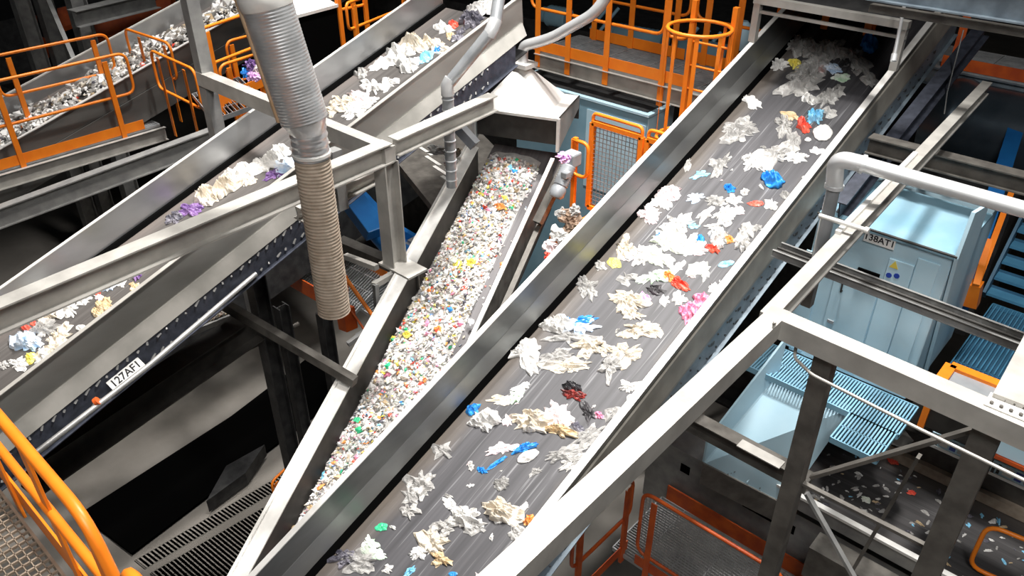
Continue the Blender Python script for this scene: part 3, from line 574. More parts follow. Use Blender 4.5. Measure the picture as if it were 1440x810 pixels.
# mesh gates in front of it
def meshgate(label, p, u, w, z0, z1, mt='orange', grid=.05, topbar=True):
    u = u.normalized(); n = u.cross(Zv); t = thing('mesh_gate', label, 'gate', p); fr = .055
    m = MB(); c = [p+Zv*z0, p+u*w+Zv*z0, p+u*w+Zv*z1, p+Zv*z1]
    for i in range(4): m.beam(c[i]+(0*u), c[(i+1) % 4], cen(fr), n)
    mk('gate_frame', m, mt, t)
    m = MB(); k = int(w/grid)
    for i in range(1, k): m.beam(p+u*(w*i/k)+Zv*z0, p+u*(w*i/k)+Zv*z1, cen(.006), n)
    k = int((z1-z0)/grid)
    for i in range(1, k): m.beam(p+Zv*(z0+(z1-z0)*i/k), p+u*w+Zv*(z0+(z1-z0)*i/k), cen(.006), n)
    o = mk('wire_mesh', m, 'grate_steel', t); o['kind'] = 'stuff'
    if topbar: m = MB(); m.tube(rnd([p+Zv*z0, p+Zv*(z1+.11), p+u*w+Zv*(z1+.11), p+u*w+Zv*z0], .06), .02, 8); mk('top_tube', m, mt, t)
    return t
g0 = D(834, 170, 9.0); g0.z = 0; zg0 = D(834, 262, 9.0)
zz = D(834, 172, 9.0).z
meshgate('orange mesh gate standing in front of the blue grey housing', V3((D(834, 172, 9).x, D(834, 172, 9).y, 0)), Xv, .66, zz-1.05, zz)
meshgate('orange mesh gate half hidden by the widest conveyor, right of the other gate', V3((D(834, 172, 9).x+.74, D(834, 172, 9).y, 0)), Xv, .66, zz-1.05, zz)
p = D(806, 196, 9.1)
m = MB(); m.tube(rnd([p, p+V3((.22, 0, 0)), p+V3((.22, 0, -.42)), p+V3((0, 0, -.42)), p+V3((0, 0, -.2))], .09)[:-1], .022, 8, closed=True)
t = thing('safety_railing', 'short looped orange railing between the pyramid hood and the mesh gate', 'railing', p); mk('rail_loop', m, 'orange', t)
m = MB(); m.beam(p+V3((.02, .02, -1.2)), p+V3((.02, .02, .02)), cen(.05), Yv); mk('post', m, 'orange', t)
p = D(838, 285, 9.0); m = MB(); m.beam(V3((p.x-.3, p.y, zz-1.12)), V3((p.x+1.3, p.y, zz-1.12)), rect(.9, .16)); solo('gate_step', m, 'orange', 'orange kick board and step below the mesh gates', 'step')
# gear motor and pink cloth beside the narrow conveyor
p = D(797, 248, 8.7); t = thing('gear_motor', 'grey gear motor mounted at the right of the narrow conveyor head', 'motor', p)
q = p+V3((-.03, -.0, 0)); ax = (D(785, 275, 8.7)-D(805, 228, 8.7)).normalized()
m = MB(); rr = []; pt = []
for i in range(21): pt.append(q+ax*(-.12+i*.012)); rr.append(.075+(.012 if i % 2 else 0))
m.tube(pt, rr, 20); mk('finned_body', m, 'motor_grey', t)
m = MB(); m.tube([q+ax*.12, q+ax*.15, q+ax*.23, q+ax*.26], [.07, .085, .085, .06], 20); mk('fan_cover', m, 'motor_grey', t)
m = MB(); m.box(q-ax*.2, .16, .16, .16); mk('gearbox', m, 'motor_grey', t, .02)
m = MB(); m.box(q+V3((.06, -.06, .05)), .08, .08, .07); mk('terminal_box', m, 'motor_grey', t, .01)
beamo('steel_beam', q-ax*.3+V3((-.15, 0, -.22)), q+ax*.5+V3((-.15, 0, -.1)), rect(.1, .08), 'steel_brown', 'brown bracket carrying the gear motor')
# ------------------------------------------------------------------ portal at the head of the widest conveyor
t = thing('portal_frame', 'pale rectangular frame standing across the top of the widest conveyor', 'frame', MAIN.P(.7, 6.6, .5))
lp = None
def findl(cv, a, z, py, l0=0, l1=12):
    for i in range(int((l1-l0)*100)):
        q = cv.P(a, l0+i*.01, z)-CAM
        if 405-FPX*q.dot(UP)/q.dot(FW) < py: return l0+i*.01
    return l1
lr = findl(MAIN, MAIN.W, MAIN.h, 98); ll = lr
R_ = MAIN.P(MAIN.W+.02, lr, MAIN.h); L_ = MAIN.P(-.03, ll, MAIN.h)
zp_ = R_.z+.42
m = MB(); m.beam(R_, V3((R_.x, R_.y, zp_)), cen(.07), Yv); mk('upright', m, 'galv', t)
m = MB(); m.beam(L_, V3((L_.x, L_.y, zp_)), cen(.07), Yv); mk('upright', m, 'galv', t)
m = MB(); m.beam(V3((L_.x-.04, L_.y, zp_+.035)), V3((R_.x+.04, R_.y, zp_+.035)), rect(.09, .07)); m.beam(V3((L_.x-.04, L_.y-.0, zp_-.10)), V3((R_.x+.04, R_.y-.0, zp_-.10)), rect(.03, .03)); mk('cross_bar', m, 'galv', t)
m = MB(); m.prism([(L_.x, L_.y+.05, zp_-.02), (R_.x, L_.y+.05, zp_-.02), (R_.x, L_.y+2.6, zp_+.9), (L_.x, L_.y+2.6, zp_+.9)], (0, 0, .02)); mk('cover', m, 'steel_black', t)
m = MB(); m.tube([D(1257, 82, 7.2), D(1279, -30, 7.0)], .016, 8); m.tube([D(1256, 86, 7.2), D(1258, 76, 7.2)], .028, 8); solo('hanger_rod', m, 'pipe_white', 'thin pale rod hanging from above just right of the portal frame', 'rod')
# ------------------------------------------------------------------ light blue cabin on the right
zc = 6.7; Yc = 6.56
xa = -2.22; xb = Zp(1342, 363, zc).x
t = thing('sorter_cabin', 'large light blue sorting machine cabin marked 138AT1 on the right', 'cabin', (xb, Yc, 5.2))
def fr(px, py, off=0): return Yp(px, py, Yc-off)
m = MB(); m.prism([(xa, Yc, 5.2), (xb, Yc, 5.2), (xb, Yc, zc), (xa, Yc, zc)], (0, 1.3, 0)); mk('body', m, 'blue_light', t, .012)
m = MB(); m.prism([(xa, Yc-.03, zc), (xb+.02, Yc-.03, zc), (xb+.05, Yc+.75, zc+.1), (xa, Yc+.75, zc+.1)], (0, 0, .03)); mk('roof', m, 'blue_mid', t)['label'] = 'greyer blue roof'
m = MB(); m.prism([Xp(1342, 363, xb+.01), Xp(1297, 528, xb+.01), Xp(1340, 420, xb+.01), Xp(1386, 286, xb+.01), Xp(1366, 298, xb+.01)], (.03, 0, 0)); mk('end_plate', m, 'blue_light', t)
# door and panels on the front
def panel(x0, y0, x1, y1, off, mt, nm, par):
    a = fr(x0, y0); b = fr(x1, y0+.42*(x1-x0)); X_0, X_1 = a.x, b.x; z1 = a.z; z0 = fr(x0-.3*(y1-y0), y1).z; m = MB()
    m.prism([(X_0, Yc-off, z0), (X_1, Yc-off, z0), (X_1, Yc-off, z1), (X_0, Yc-off, z1)], (0, -.018, 0)); return mk(nm, m, mt, par, .004)
dr = panel(1178, 376, 1238, 490, .0, 'blue_light', 'door', t)
pa, pb = fr(1188, 392, .02), fr(1184, 409, .02)
m = MB(); m.tube(rnd([pa, pa-Yv*.03, pb-Yv*.03, pb], .01), .008, 8); mk('handle', m, 'rubber', dr)['label'] = 'black handle'
for y in (452,): m = MB(); q = fr(1168, y, .02); m.box(q, .06, .02, .03); mk('latch', m, 'motor_grey', dr)
panel(1135, 350, 1160, 480, 0, 'blue_light', 'panel', t)
panel(1252, 362, 1286, 500, 0, 'blue_light', 'panel', t)
panel(1292, 362, 1322, 505, 0, 'blue_light', 'panel', t)
for x0, y0, x1, y1 in ((1209, 374, 1237, 392),): m = MB(); a = fr(x0, y0); b = fr(x1, y1); m.prism([(a.x, Yc-.02, a.z), (b.x, Yc-.02, a.z), (b.x, Yc-.02, a.z-.1), (a.x, Yc-.02, a.z-.1)], (0, -.02, 0)); mk('vent_slot', m, 'black_hole', t)
P = fr(1237, 338, .02)
plate('white sign reading 138AT1 high on the front of the light blue cabin', '138AT1', P, Xv, Zv, .26, .095, .08)
def sticker(nm, label, P, w, h, mt, kind='tri'):
    m = MB()
    if kind == 'tri': m.prism([P+V3((-w/2, 0, -h/2)), P+V3((w/2, 0, -h/2)), P+V3((0, 0, h/2))], (0, -.003, 0))
    else:
        m.prism([P+V3((w/2*math.cos(i*.785), 0, h/2*math.sin(i*.785))) for i in range(8)], (0, -.003, 0))
    return solo(nm, m, mt, label, 'sticker')
o = sticker('warning_sticker', 'yellow triangular warning sticker on the cabin front above the cable tray', fr(1258, 372, .02), .075, .07, 'yellow_label')
sticker('mandatory_sticker', 'round blue sticker on the cabin front behind the cable tray, left of its pair', fr(1250, 387, .02), .05, .05, 'blue_label', 'c')
sticker('mandatory_sticker', 'round blue sticker on the cabin front behind the cable tray, right of its pair', fr(1261, 388, .02), .05, .05, 'blue_label', 'c')
sticker('warning_sticker', 'yellow triangular warning sticker low on the cabin front below the cable tray', fr(1274, 409, .02), .06, .055, 'yellow_label')
m = MB(); m.tube([V3((xa, Yc-.05, zc+.04)), V3((xb+.03, Yc-.05, zc+.04))], .012, 6); solo('roof_cable', m, 'rubber', 'dark cable running along the front edge of the cabin roof', 'cable')
# blue steel column and frames beyond
m = MB(); q = Zp(1395, 300, 5.0)
m.beam(D(1432, 170, 9.0), D(1352, 425, 8.0), rect(.16, .22)); solo('blue_girder', m, 'blue_strong', 'strong blue sloping girder between the cabin and the stairs', 'girder')
m = MB(); m.beam(D(1398, 268, 8.0), D(1352, 430, 7.1), [(-.10, -.004), (.10, -.004), (.10, .004), (-.10, .004)], Xv)
# grating platform in front of the cabin, chute
zg = 5.2
ga = Zp(1085, 478, zg); gb = Zp(1290, 600, zg)
grating('platform_grating', 'light blue bar grating lying below the pale beam, between the chute and the orange frame', (Zp(1080, 495, zg).x-.1, Yc-.02, zg), (Zp(1300, 560, zg).x, Yc-.02, zg), (Zp(1080, 495, zg).x-.1, Zp(1195, 580, zg).y, zg), pitch=.028, mt='blue_grate_light', bar=.014, cross=.5)
grating('platform_grating', 'forward corner of the light blue bar grating, above the black belt end cover', (Zp(1200, 575, zg).x, Zp(1195, 580, zg).y, zg), (Zp(1300, 560, zg).x-.02, Zp(1195, 580, zg).y, zg), (Zp(1200, 575, zg).x, Zp(1195, 580, zg).y-.42, zg), pitch=.028, mt='blue_grate_light', bar=.014, cross=.5)
m = MB(); y1_ = Zp(1195, 580, zg).y-.6; x1_ = Zp(1300, 560, zg).x
gx0 = x1_+.01; gy0 = Zp(1400, 590, zg).y; gy1 = Zp(1400, 428, zg).y
grating('platform_grating', 'darker blue grating floor at the foot of the blue stairs', (gx0, gy1, zg), (gx0+1.6, gy1, zg), (gx0, gy0, zg), pitch=.04, mt='blue_grate', cross=.5, bar=.012)
m = MB(); m.slab((gx0, gy0, zg-.06), (gx0+1.6, gy0, zg-.06), (gx0+1.6, gy1, zg-.06), (gx0, gy1, zg-.06), -.02); solo('deck_plate', m, 'blue_deck', 'dark blue plate under the blue grating at the foot of the stairs', 'plate')
m = MB(); c = [Zp(1096, 524, zg-.02), Zp(1198, 572, zg-.02), D(1104, 708, 8.0), D(990, 650, 8.0)]
m.add(c+[q-Zv*.02 for q in c], [(0, 1, 2, 3), (7, 6, 5, 4), (0, 4, 5, 1), (1, 5, 6, 2), (2, 6, 7, 3), (3, 7, 4, 0)])
t = thing('blue_chute', 'light blue sloping chute with specks of dirt below the frame corner', 'chute', c[3]); mk('bottom_plate', m, 'blue_light', t)
s0 = [c[0], c[3]]; up_ = Zv*.45
m = MB(); c5 = [D(1096, 524, 7.75), D(1031, 606, 7.9), D(1012, 599, 7.7), D(1019, 541, 7.3), D(1071, 498, 7.3)]
m.prism([c[0]+Zv*.0, c[3], c[3]+Zv*.3, c[0]+Zv*.42], (-.02, 0, 0)); mk('side_plate', m, 'blue_light', t)
m = MB(); m.prism([c[0]+(c[1]-c[0])*.52, c[3]+(c[2]-c[3])*.52, c[3]+(c[2]-c[3])*.52+Zv*.025, c[0]+(c[1]-c[0])*.52+Zv*.025], (.01, 0, 0)); mk('seam', m, 'blue_light', t)
m = MB(); m.prism([c[3], c[2], c[2]-Zv*.28, c[3]-Zv*.28], (0, -.02, 0)); mk('front_lip', m, 'steel_brown', t)
# specks on chute
rg = random.Random(5)
m = MB(); fn_ = (c[1]-c[0]).cross(c[3]-c[0]).normalized(); fn_ = fn_ if fn_.z > 0 else -fn_
for i in range(46):
    q = c[0].lerp(c[1], rg.uniform(.05, .95)).lerp(c[3].lerp(c[2], rg.uniform(.05, .95)), rg.random()); r_ = rg.choice((.006, .008, .014)); m.beam(q+fn_*.001, q+fn_*.003, [(r_*math.cos(k*1.05)*rg.uniform(.7, 1.2), r_*math.sin(k*1.05)) for k in range(6)], Xv)
o = mk('dirt_specks', m, 'steel_black', t); o['kind'] = 'stuff'
# ------------------------------------------------------------------ stairs
ys0 = Zp(1400, 428, zg).y; sx0 = Zp(1378, 430, zg).x
t = thing('blue_stairs', 'steep blue open stairs with dark gaps at the right edge', 'stairs', (sx0, ys0, zg))
for i in range(14):
    y = ys0+i*.13; z = zg+.10+i*.14; x_ = sx0
    m = MB(); m.prism([(x_, y, z), (x_+1.2, y, z), (x_+1.2, y+.15, z), (x_, y+.15, z)], (0, 0, -.03)); mk('tread', m, 'blue_grate', t)
    m = MB(); m.prism([(x_, y+.15, z-.02), (x_+1.2, y+.15, z-.02), (x_+1.2, y+.15, z+.03), (x_, y+.15, z+.03)], (0, .005, 0)); mk('nosing', m, 'blue_deck', t)
m = MB(); m.beam(V3((sx0-.02, ys0-.05, zg+.12)), V3((sx0-.02, ys0+1.9, zg+2.2)), rect(.03, .2)); mk('stringer', m, 'blue_deck', t)
t = thing('stair_handrail', 'orange handrail following the left side of the blue stairs', 'handrail', D(1368, 425, 7.9))
m = MB(); m.beam(D(1428, 255, 8.4), D(1372, 405, 7.8), cen(.055)); mk('top_rail', m, 'orange', t)
m = MB(); m.beam(D(1390, 338, 7.9), D(1372, 402, 7.7), cen(.06)); mk('mid_rail', m, 'orange', t)
m = MB(); m.beam(D(1372, 398, 7.75), D(1366, 428, 7.9), cen(.12), Yv); mk('post', m, 'orange', t)
# orange framed cabinet
q0 = Zp(1338, 512, 5.85); q1 = Zp(1440, 548, 5.85)
t = thing('orange_frame_box', 'orange framed box with a grey top beside the blue grating', 'box', (q0.x, q0.y, zg))
yy = q0.y; xx = q0.x; wl = 1.1; dl = .42
m = MB(); m.beam(V3((xx, yy, 5.85)), V3((xx+wl, yy, 5.85)), rect(.09, .06)); m.beam(V3((xx, yy+.0, 5.85)), V3((xx, yy-dl, 5.85)), rect(.09, .06)); m.beam(V3((xx, yy-dl, 5.85)), V3((xx+wl, yy-dl, 5.85)), rect(.05, .06)); m.beam(V3((xx, yy-dl, 5.85)), V3((xx, yy-dl, 5.42)), cen(.05), Yv); mk('frame', m, 'orange', t)
m = MB(); m.prism([(xx+.03, yy-dl, 5.82), (xx+wl, yy-dl, 5.82), (xx+wl, yy, 5.82), (xx+.03, yy, 5.82)], (0, 0, -.02)); mk('top_plate', m, 'motor_grey', t)
m = MB(); m.prism([(xx+.03, yy-dl, 5.8), (xx+wl, yy-dl, 5.8), (xx+wl, yy-dl, 5.46), (xx+.03, yy-dl, 5.46)], (0, .02, 0)); mk('opening_shade', m, 'rubber', t)  # dark sheet standing for the shade inside the open front
# small orange framed notice at right edge
P = D(1428, 632, 5.6); m = MB(); u = Xv
t = thing('notice_board', 'orange framed light blue notice board cut by the right edge', 'board', P)
m.prism([P+V3((-.12, 0, -.10)), P+V3((.3, 0, -.10)), P+V3((.3, 0, .13)), P+V3((-.12, 0, .13))], (0, .01, 0)); mk('board', m, 'blue_light', t)
m = MB(); c = [P+V3((-.14, 0, -.12)), P+V3((.32, 0, -.12)), P+V3((.32, 0, .15)), P+V3((-.14, 0, .15))]
for i in range(4): m.beam(c[i], c[(i+1) % 4], cen(.03), Yv)
mk('frame', m, 'orange_dark', t)
# ------------------------------------------------------------------ lower right debris conveyor, along X
zw = 3.9; LY0, LY1 = 5.98, 7.30
class CX:
    pass
LOWR = Conv(-7.35, zw, 0, .22, 1.34, math.pi/2-1e-6)   # w = -Y, d = +X
t = thing('belt_conveyor', 'level dark belt at the lower right behind the two posts, sprinkled with small debris', 'conveyor', (-.5, 6.6, zw-.5))
def lowbelt(name, x0, x1, y0, y1, z, mtn, par):
    me = bpy.data.meshes.new(name); o = wloc(par); vs = [V3((x0, y1, z))-o, V3((x0, y0, z))-o, V3((x1, y0, z))-o, V3((x1, y1, z))-o]
    vs += [v-Zv*.02 for v in vs]
    me.from_pydata(vs, [], [(0, 1, 2, 3), (7, 6, 5, 4), (0, 4, 5, 1), (1, 5, 6, 2), (2, 6, 7, 3), (3, 7, 4, 0)]); u = me.uv_layers.new(name='uv')
    uvs = [(0, x0), (1, x0), (1, x1), (0, x1)]*2
    for lp in me.loops: u.data[lp.index].uv = uvs[lp.vertex_index]
    me.materials.append(MT[mtn]); ob = bpy.data.objects.new(name, me); sc.collection.objects.link(ob); ob.parent = par
lowbelt('belt', -2.0, 3, LY0, LY1, zw, 'belt_low', t)
m = MB(); m.prism([(-2, LY1, zw), (-2, LY1, zw+.55), (-2, LY1+.03, zw+.55), (-2, LY1+.03, zw)], (5, 0, 0)); mk('side_wall', m, 'steel_brown', t)
m = MB(); m.beam(V3((-2, LY1-.03, zw+.14)), V3((3, LY1-.03, zw+.14)), rect(.07, .12)); mk('wall_rim', m, 'duct_tan', t)['label'] = 'tan strip along the far edge'
m = MB(); m.prism([(-2, LY0, zw-.02), (-2, LY0, zw+.18), (-2, LY0-.015, zw+.18), (-2, LY0-.015, zw-.02)], (5, 0, 0)); mk('side_wall', m, 'galv_dim', t)
m = MB(); m.beam(V3((-2, LY0-.03, zw+.20)), V3((3, LY0-.03, zw+.20)), rect(.06, .03)); mk('wall_rim', m, 'rim_steel', t)
m = MB(); m.prism([(-1.3, LY0-.3, zw-.1), (-1.3, LY0-.3, zw-.5), (-1.3, LY0-.05, zw-.5), (-1.3, LY0-.05, zw-.1)], (4.2, 0, 0)); mk('frame_beam', m, 'steel_brown', t)
m = MB(); m.beam(V3((-4.2, LY0+1.32, zw+.05)), V3((-1.9, LY0+1.32, zw+.05)), ibeam(.2, .35)); solo('steel_beam', m, 'steel_black', 'black beam beyond the light blue chute front', 'beam')
# label strip above that belt
def strip(px0, py0, px1, py1, dp, label):
    a, b = D(px0, py0, dp), D(px1, py1, dp-.25); b = V3((b.x, a.y, a.z)); t = thing('printed_strip', label, 'strip', a)
    m = MB(); m.prism([a, V3((b.x, a.y, a.z)), V3((b.x, a.y, a.z+.13)), V3((a.x, a.y, a.z+.13))], (0, .012, 0)); mk('strip', m, 'blue_light', t)
    m = MB(); m.prism([a-Zv*.03, V3((b.x, a.y, a.z-.03)), V3((b.x, a.y, a.z)), a], (0, -.008, 0)); mk('edge', m, 'paper', t)
    L = b.x-a.x
    for k, (f0, f1, z0, z1, mt) in enumerate(((.02, .07, .0, .10, 'ink'), (.10, .15, .01, .11, 'ink'), (.20, .36, .02, .11, 'paper'), (.40, .52, .02, .11, 'blue_label'), (.56, .66, .02, .11, 'motor_grey'), (.74, .97, .01, .12, 'yellow_label'))):
        m = MB(); m.prism([V3((a.x+L*f0, a.y-.004, a.z+z0)), V3((a.x+L*f1, a.y-.004, a.z+z0)), V3((a.x+L*f1, a.y-.004, a.z+z1)), V3((a.x+L*f0, a.y-.004, a.z+z1))], (0, .004, 0)); mk('printed_patch', m, mt, t)
strip(1306, 622, 1374, 656, 7.2, 'printed blue and white strip left of the right dark post, above the debris belt')
strip(1391, 662, 1475, 700, 6.9, 'printed blue and white strip right of the right dark post, above the debris belt')
m = MB(); m.prism([(-1.1, LY1-.25, zw+.62), (2.6, LY1-.25, zw+.62), (2.6, LY1-.15, zw+1.0), (-1.1, LY1-.15, zw+1.0)], (0, .3, 0)); solo('machine_cover', m, 'steel_brown', 'dark machine cover above the far edge of the debris belt', 'cover')
m = MB(); c = [D(1180, 585, 7.6), D(1215, 552, 7.9), D(1260, 590, 7.7), D(1285, 620, 7.4), D(1270, 630, 7.3), D(1180, 602, 7.5)]; m.prism(c, FW*.25); solo('belt_end_cover', m, 'rubber', 'black bent cover at the far end of the debris belt', 'cover')
railing('orange railing in front of the debris belt in the bottom right corner', Zp(1346, 830, 3.4)+V3((0, -.2, 0)), Zp(1480, 880, 3.4)+V3((.3, -.25, 0)), H=1.1, posts=(.45, .9), toe=False)
# ------------------------------------------------------------------ lower centre walkway with mesh railing
zb_ = 2.7
p0, p1 = Zp(893, 790, zb_), Zp(1100, 880, zb_); yb0 = p0.y
t = railing('orange railing with wire mesh infill on the lower walkway at the bottom centre', (p0.x, yb0, zb_), (p0.x+1.55, yb0, zb_), H=1.1, low=.2, posts=(.1, .92), mt='orange_dark')
m = MB()
for i in range(1, 38): m.beam(V3((p0.x+i*.041, yb0, zb_+.2)), V3((p0.x+i*.041, yb0, zb_+1.08)), cen(.005), Yv)
for i in range(1, 22): m.beam(V3((p0.x, yb0, zb_+.2+i*.041)), V3((p0.x+1.55, yb0, zb_+.2+i*.041)), cen(.005))
o = mk('wire_mesh', m, 'grate_steel', t); o['kind'] = 'stuff'
grating('walkway_grating', 'dim grey grating of the lower walkway at the bottom centre', (p0.x-.3, yb0, zb_), (p0.x-.3, yb0+1.0, zb_), (p0.x+3.2, yb0, zb_), pitch=.035)
m = MB(); m.beam(V3((p0.x-.25, yb0+1.02, zb_+.22)), V3((p0.x+3.2, yb0+1.02, zb_+.22)), rect(.02, .22)); solo('toe_board', m, 'orange_dark', 'long orange board along the machine beam at the bottom centre', 'board')
t = thing('machine_beam', 'brownish grey machine side beam with dark slots at the bottom centre', 'beam', (p0.x, yb0+.9, 2))
m = MB(); m.prism([(p0.x-.6, yb0+1.06, zb_-.2), (p0.x+4, yb0+1.06, zb_-.2), (p0.x+4, yb0+1.06, zb_+.80), (p0.x-.6, yb0+1.06, zb_+.80)], (0, .35, 0)); mk('beam_body', m, 'galv_dim', t)
for k, (f, w_) in enumerate(((-.15, .12), (.15, .22), (.65, .6))):
    m = MB(); m.prism([(p0.x+f, yb0+1.055, zb_+.50), (p0.x+f+w_, yb0+1.055, zb_+.50), (p0.x+f+w_, yb0+1.055, zb_+.62), (p0.x+f, yb0+1.055, zb_+.62)], (0, .01, 0)); mk('slot', m, 'black_hole', t)
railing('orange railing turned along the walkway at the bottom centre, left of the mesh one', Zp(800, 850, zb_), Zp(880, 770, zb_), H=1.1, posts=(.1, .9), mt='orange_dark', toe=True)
# ------------------------------------------------------------------ upper right dark area
t = thing('perforated_girder', 'long grey girder with punched holes across the top right', 'girder', D(1300, 20, 6.3))
g0 = D(1150, -22, 6.9); g1 = D(1500, 30, 5.7); g1 = V3((g1.x, g0.y, g0.z)); g0 = g0+V3((.42, .1, .27)); g1 = g0+Xv*2.9
m = MB(); m.beam(g0, g1, cbeam(.08, .34, .012, 0, 1)); mk('girder_body', m, 'chassis_blue', t)
m = MB()
for i in range(26):
    for z in (-.08, -.27):
        q = g0+Xv*(.15+i*.105)+Zv*z+V3((0, -.002, 0)); m.tube([q, q-Yv*.004], .011 if i % 3 else .02, 8)
o = mk('punched_holes', m, 'black_hole', t); o['kind'] = 'stuff'
m = MB(); m.beam(g0+V3((.0, .1, -.40)), g1+V3((.5, .1, -.40)), rect(.08, .06)); solo('steel_beam', m, 'steel_brown', 'thin dark beam just below the perforated girder', 'beam')
zr = 7.0
ra, rb = Zp(1335, 95, zr), Zp(1480, 118, zr)
grating('walkway_grating', 'dim grating behind the orange railing at the top right', (ra.x-.3, ra.y, zr), (ra.x-.3, ra.y+1.0, zr), (ra.x+3, ra.y, zr), pitch=.06)
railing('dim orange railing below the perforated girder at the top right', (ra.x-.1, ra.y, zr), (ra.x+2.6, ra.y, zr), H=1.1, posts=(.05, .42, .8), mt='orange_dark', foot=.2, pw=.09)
m = MB(); m.beam(V3((ra.x-.4, ra.y, zr-.03)), V3((ra.x+3, ra.y, zr-.03)), cbeam(.06, .2)); solo('walkway_beam', m, 'chassis_blue', 'grey channel under the dim orange railing at the top right', 'beam')
m = MB(); c0_ = D(1310, 165, 9.9); 
pts = [c0_+Xv*(i*.1) for i in range(32)]; m.tube(pts, [.0+.50+(.03 if i in (2, 3, 14, 15) else 0) for i in range(32)], 40); solo('drum', m, 'drum_steel', 'big dark shiny drum in the shade at the upper right', 'drum')
beamo('steel_beam', Zp(1290, 220, 7.2), Zp(1385, 122, 7.1), rect(.07, .08), 'steel_brown', 'dark rail rising past the drum to the top right walkway')
beamo('steel_beam', V3((-2.05, 6.5, 6.9)), V3((-2.0, 9.5, 7.9)), ibeam(.12, .2), 'chassis_black', 'dark blue grey rail running up beside the widest conveyor at the top right')
m = MB(); m.prism([(-2.2, 9.3, 4.4), (-1.15, 9.3, 4.4), (-1.15, 9.3, 6.2), (-2.2, 9.3, 6.2)], (0, 1.2, 0)); solo('machine_block', m, 'steel_black', 'black machine block behind the cabin roof', 'machine')
m = MB(); m.tube([D(1355, 42, 7.6), D(1332, 130, 7.8), D(1328, 160, 7.9)], .007, 6); solo('hanging_wire', m, 'galv_dim', 'thin wire hanging down in front of the drum', 'wire')
# ------------------------------------------------------------------ blue rollers and walkway behind the corner post
t = thing('blue_machine', 'strong blue machine frame with rollers behind the pale corner post', 'machine', D(550, 320, 9.6))
m = MB(); m.beam(D(492, 268, 9.2), D(532, 322, 9.0), rect(.26, .16)); mk('beam_cover', m, 'blue_strong', t, .01)
m = MB(); m.beam(D(500, 260, 9.6), D(566, 330, 9.4), rect(.10, .12)); mk('rail', m, 'blue_strong', t, .01)
m = MB(); m.tube([D(486, 280, 9.4), D(548, 352, 9.2)], .09, 14); mk('roller', m, 'blue_strong', t)
m = MB(); m.beam(D(560, 345, 9.3), D(608, 330, 9.5), rect(.3, .2)); mk('end_block', m, 'blue_strong', t, .01)
m = MB(); m.beam(D(575, 352, 9.2), D(595, 378, 9.1), rect(.25, .25)); mk('end_block', m, 'blue_strong', t, .01)
m = MB(); m.beam(D(562, 318, 9.4), D(600, 340, 9.4), rect(.07, .1)); mk('rail', m, 'blue_strong', t, .01)
m = MB(); m.beam(D(575, 368, 9.6), D(600, 352, 9.8), rect(.16, .12)); mk('end_block', m, 'blue_strong', t, .01)
m = MB(); m.beam(D(570, 385, 9.5), D(592, 376, 9.7), rect(.2, .12)); mk('end_block', m, 'blue_strong', t, .01)
m = MB(); m.beam(D(572, 345, 9.3), D(590, 335, 9.4), rect(.12, .02)); mk('top_plate', m, 'motor_grey', t)
m = MB(); m.beam(D(577, 340, 9.2), D(596, 330, 9.3), rect(.12, .03)); mk('top_plate', m, 'motor_grey', t)
zm = 3.6
ka, kb, kc = Zp(383, 384, zm), Zp(492, 446, zm), Zp(445, 330, zm)
grating('walkway_grating', 'grey bar grating with orange edges behind the corrugated duct', ka, kb, kc, pitch=.05)
m = MB(); m.beam(ka+Zv*.2, kb+Zv*.2, rect(.02, .25)); solo('toe_board', m, 'orange_dark', 'orange edge board left of the corrugated duct bottom', 'board')
m = MB(); m.beam(Zp(470, 345, zm)+Zv*.22, Zp(545, 392, zm)+Zv*.22, rect(.02, .25)); solo('toe_board', m, 'orange', 'orange edge board between the corrugated duct and the corner post', 'board')
grating('stair_treads', 'grey stair treads going down right of the corrugated duct', Zp(495, 425, zm-.1), Zp(540, 455, zm-.1), Zp(540, 392, zm-.1), pitch=.05, cat='stairs')
grating('stair_treads', 'lower grey stair tread right of the corrugated duct end', Zp(500, 470, zm-.6), Zp(530, 486, zm-.6), Zp(560, 435, zm-.6), pitch=.05, cat='stairs')
t = thing('stair_handrail', 'orange sloping handrail right of the corrugated duct end', 'handrail', D(505, 420, 9.2))
m = MB(); m.tube([D(484, 388, 9.2), D(532, 455, 9.2)], .025, 8); mk('top_rail', m, 'orange', t)
m = MB(); m.tube([D(488, 428, 9.3), D(520, 475, 9.3)], .015, 8); mk('mid_rail', m, 'orange_dark', t)
m = MB(); m.beam(D(485, 388, 9.2), D(487, 455, 9.5), cen(.05), Yv); mk('post', m, 'orange_dark', t)
m = MB(); m.beam(D(485, 432, 9.4), D(490, 462, 9.5), cen(.16), Yv); mk('corner_plate', m, 'orange_dark', t)
beamo('steel_beam', D(478, 335, 9.0), D(562, 370, 8.8), rect(.14, .12), 'steel_brown', 'brown beam in front of the blue machine, ending at the corner post')
beamo('steel_beam', D(525, 398, 8.4), D(565, 375, 8.8), rect(.06, .06), 'galv', 'short pale rail ending at the corner post foot')
beamo('brace_bar', D(528, 400, 8.4), D(532, 455, 8.6), cen(.05), 'galv_dim', 'thin grey upright hanging from the short pale rail', 'brace', Yv)
beamo('steel_beam', D(488, 482, 9.0), D(560, 430, 9.3), rect(.05, .05), 'galv_dim', 'thin grey rail below the stair treads')
for i in range(2): m = MB(); m.tube([D(411+i*14, 328+i*7, 8.9), D(411+i*14, 324+i*7, 8.85)], .05, 10); solo('signal_lamp', m, 'amber', ['amber lamp cap just left of the corrugated duct, left of two', 'amber lamp cap just left of the corrugated duct, right of two'][i], 'lamp')
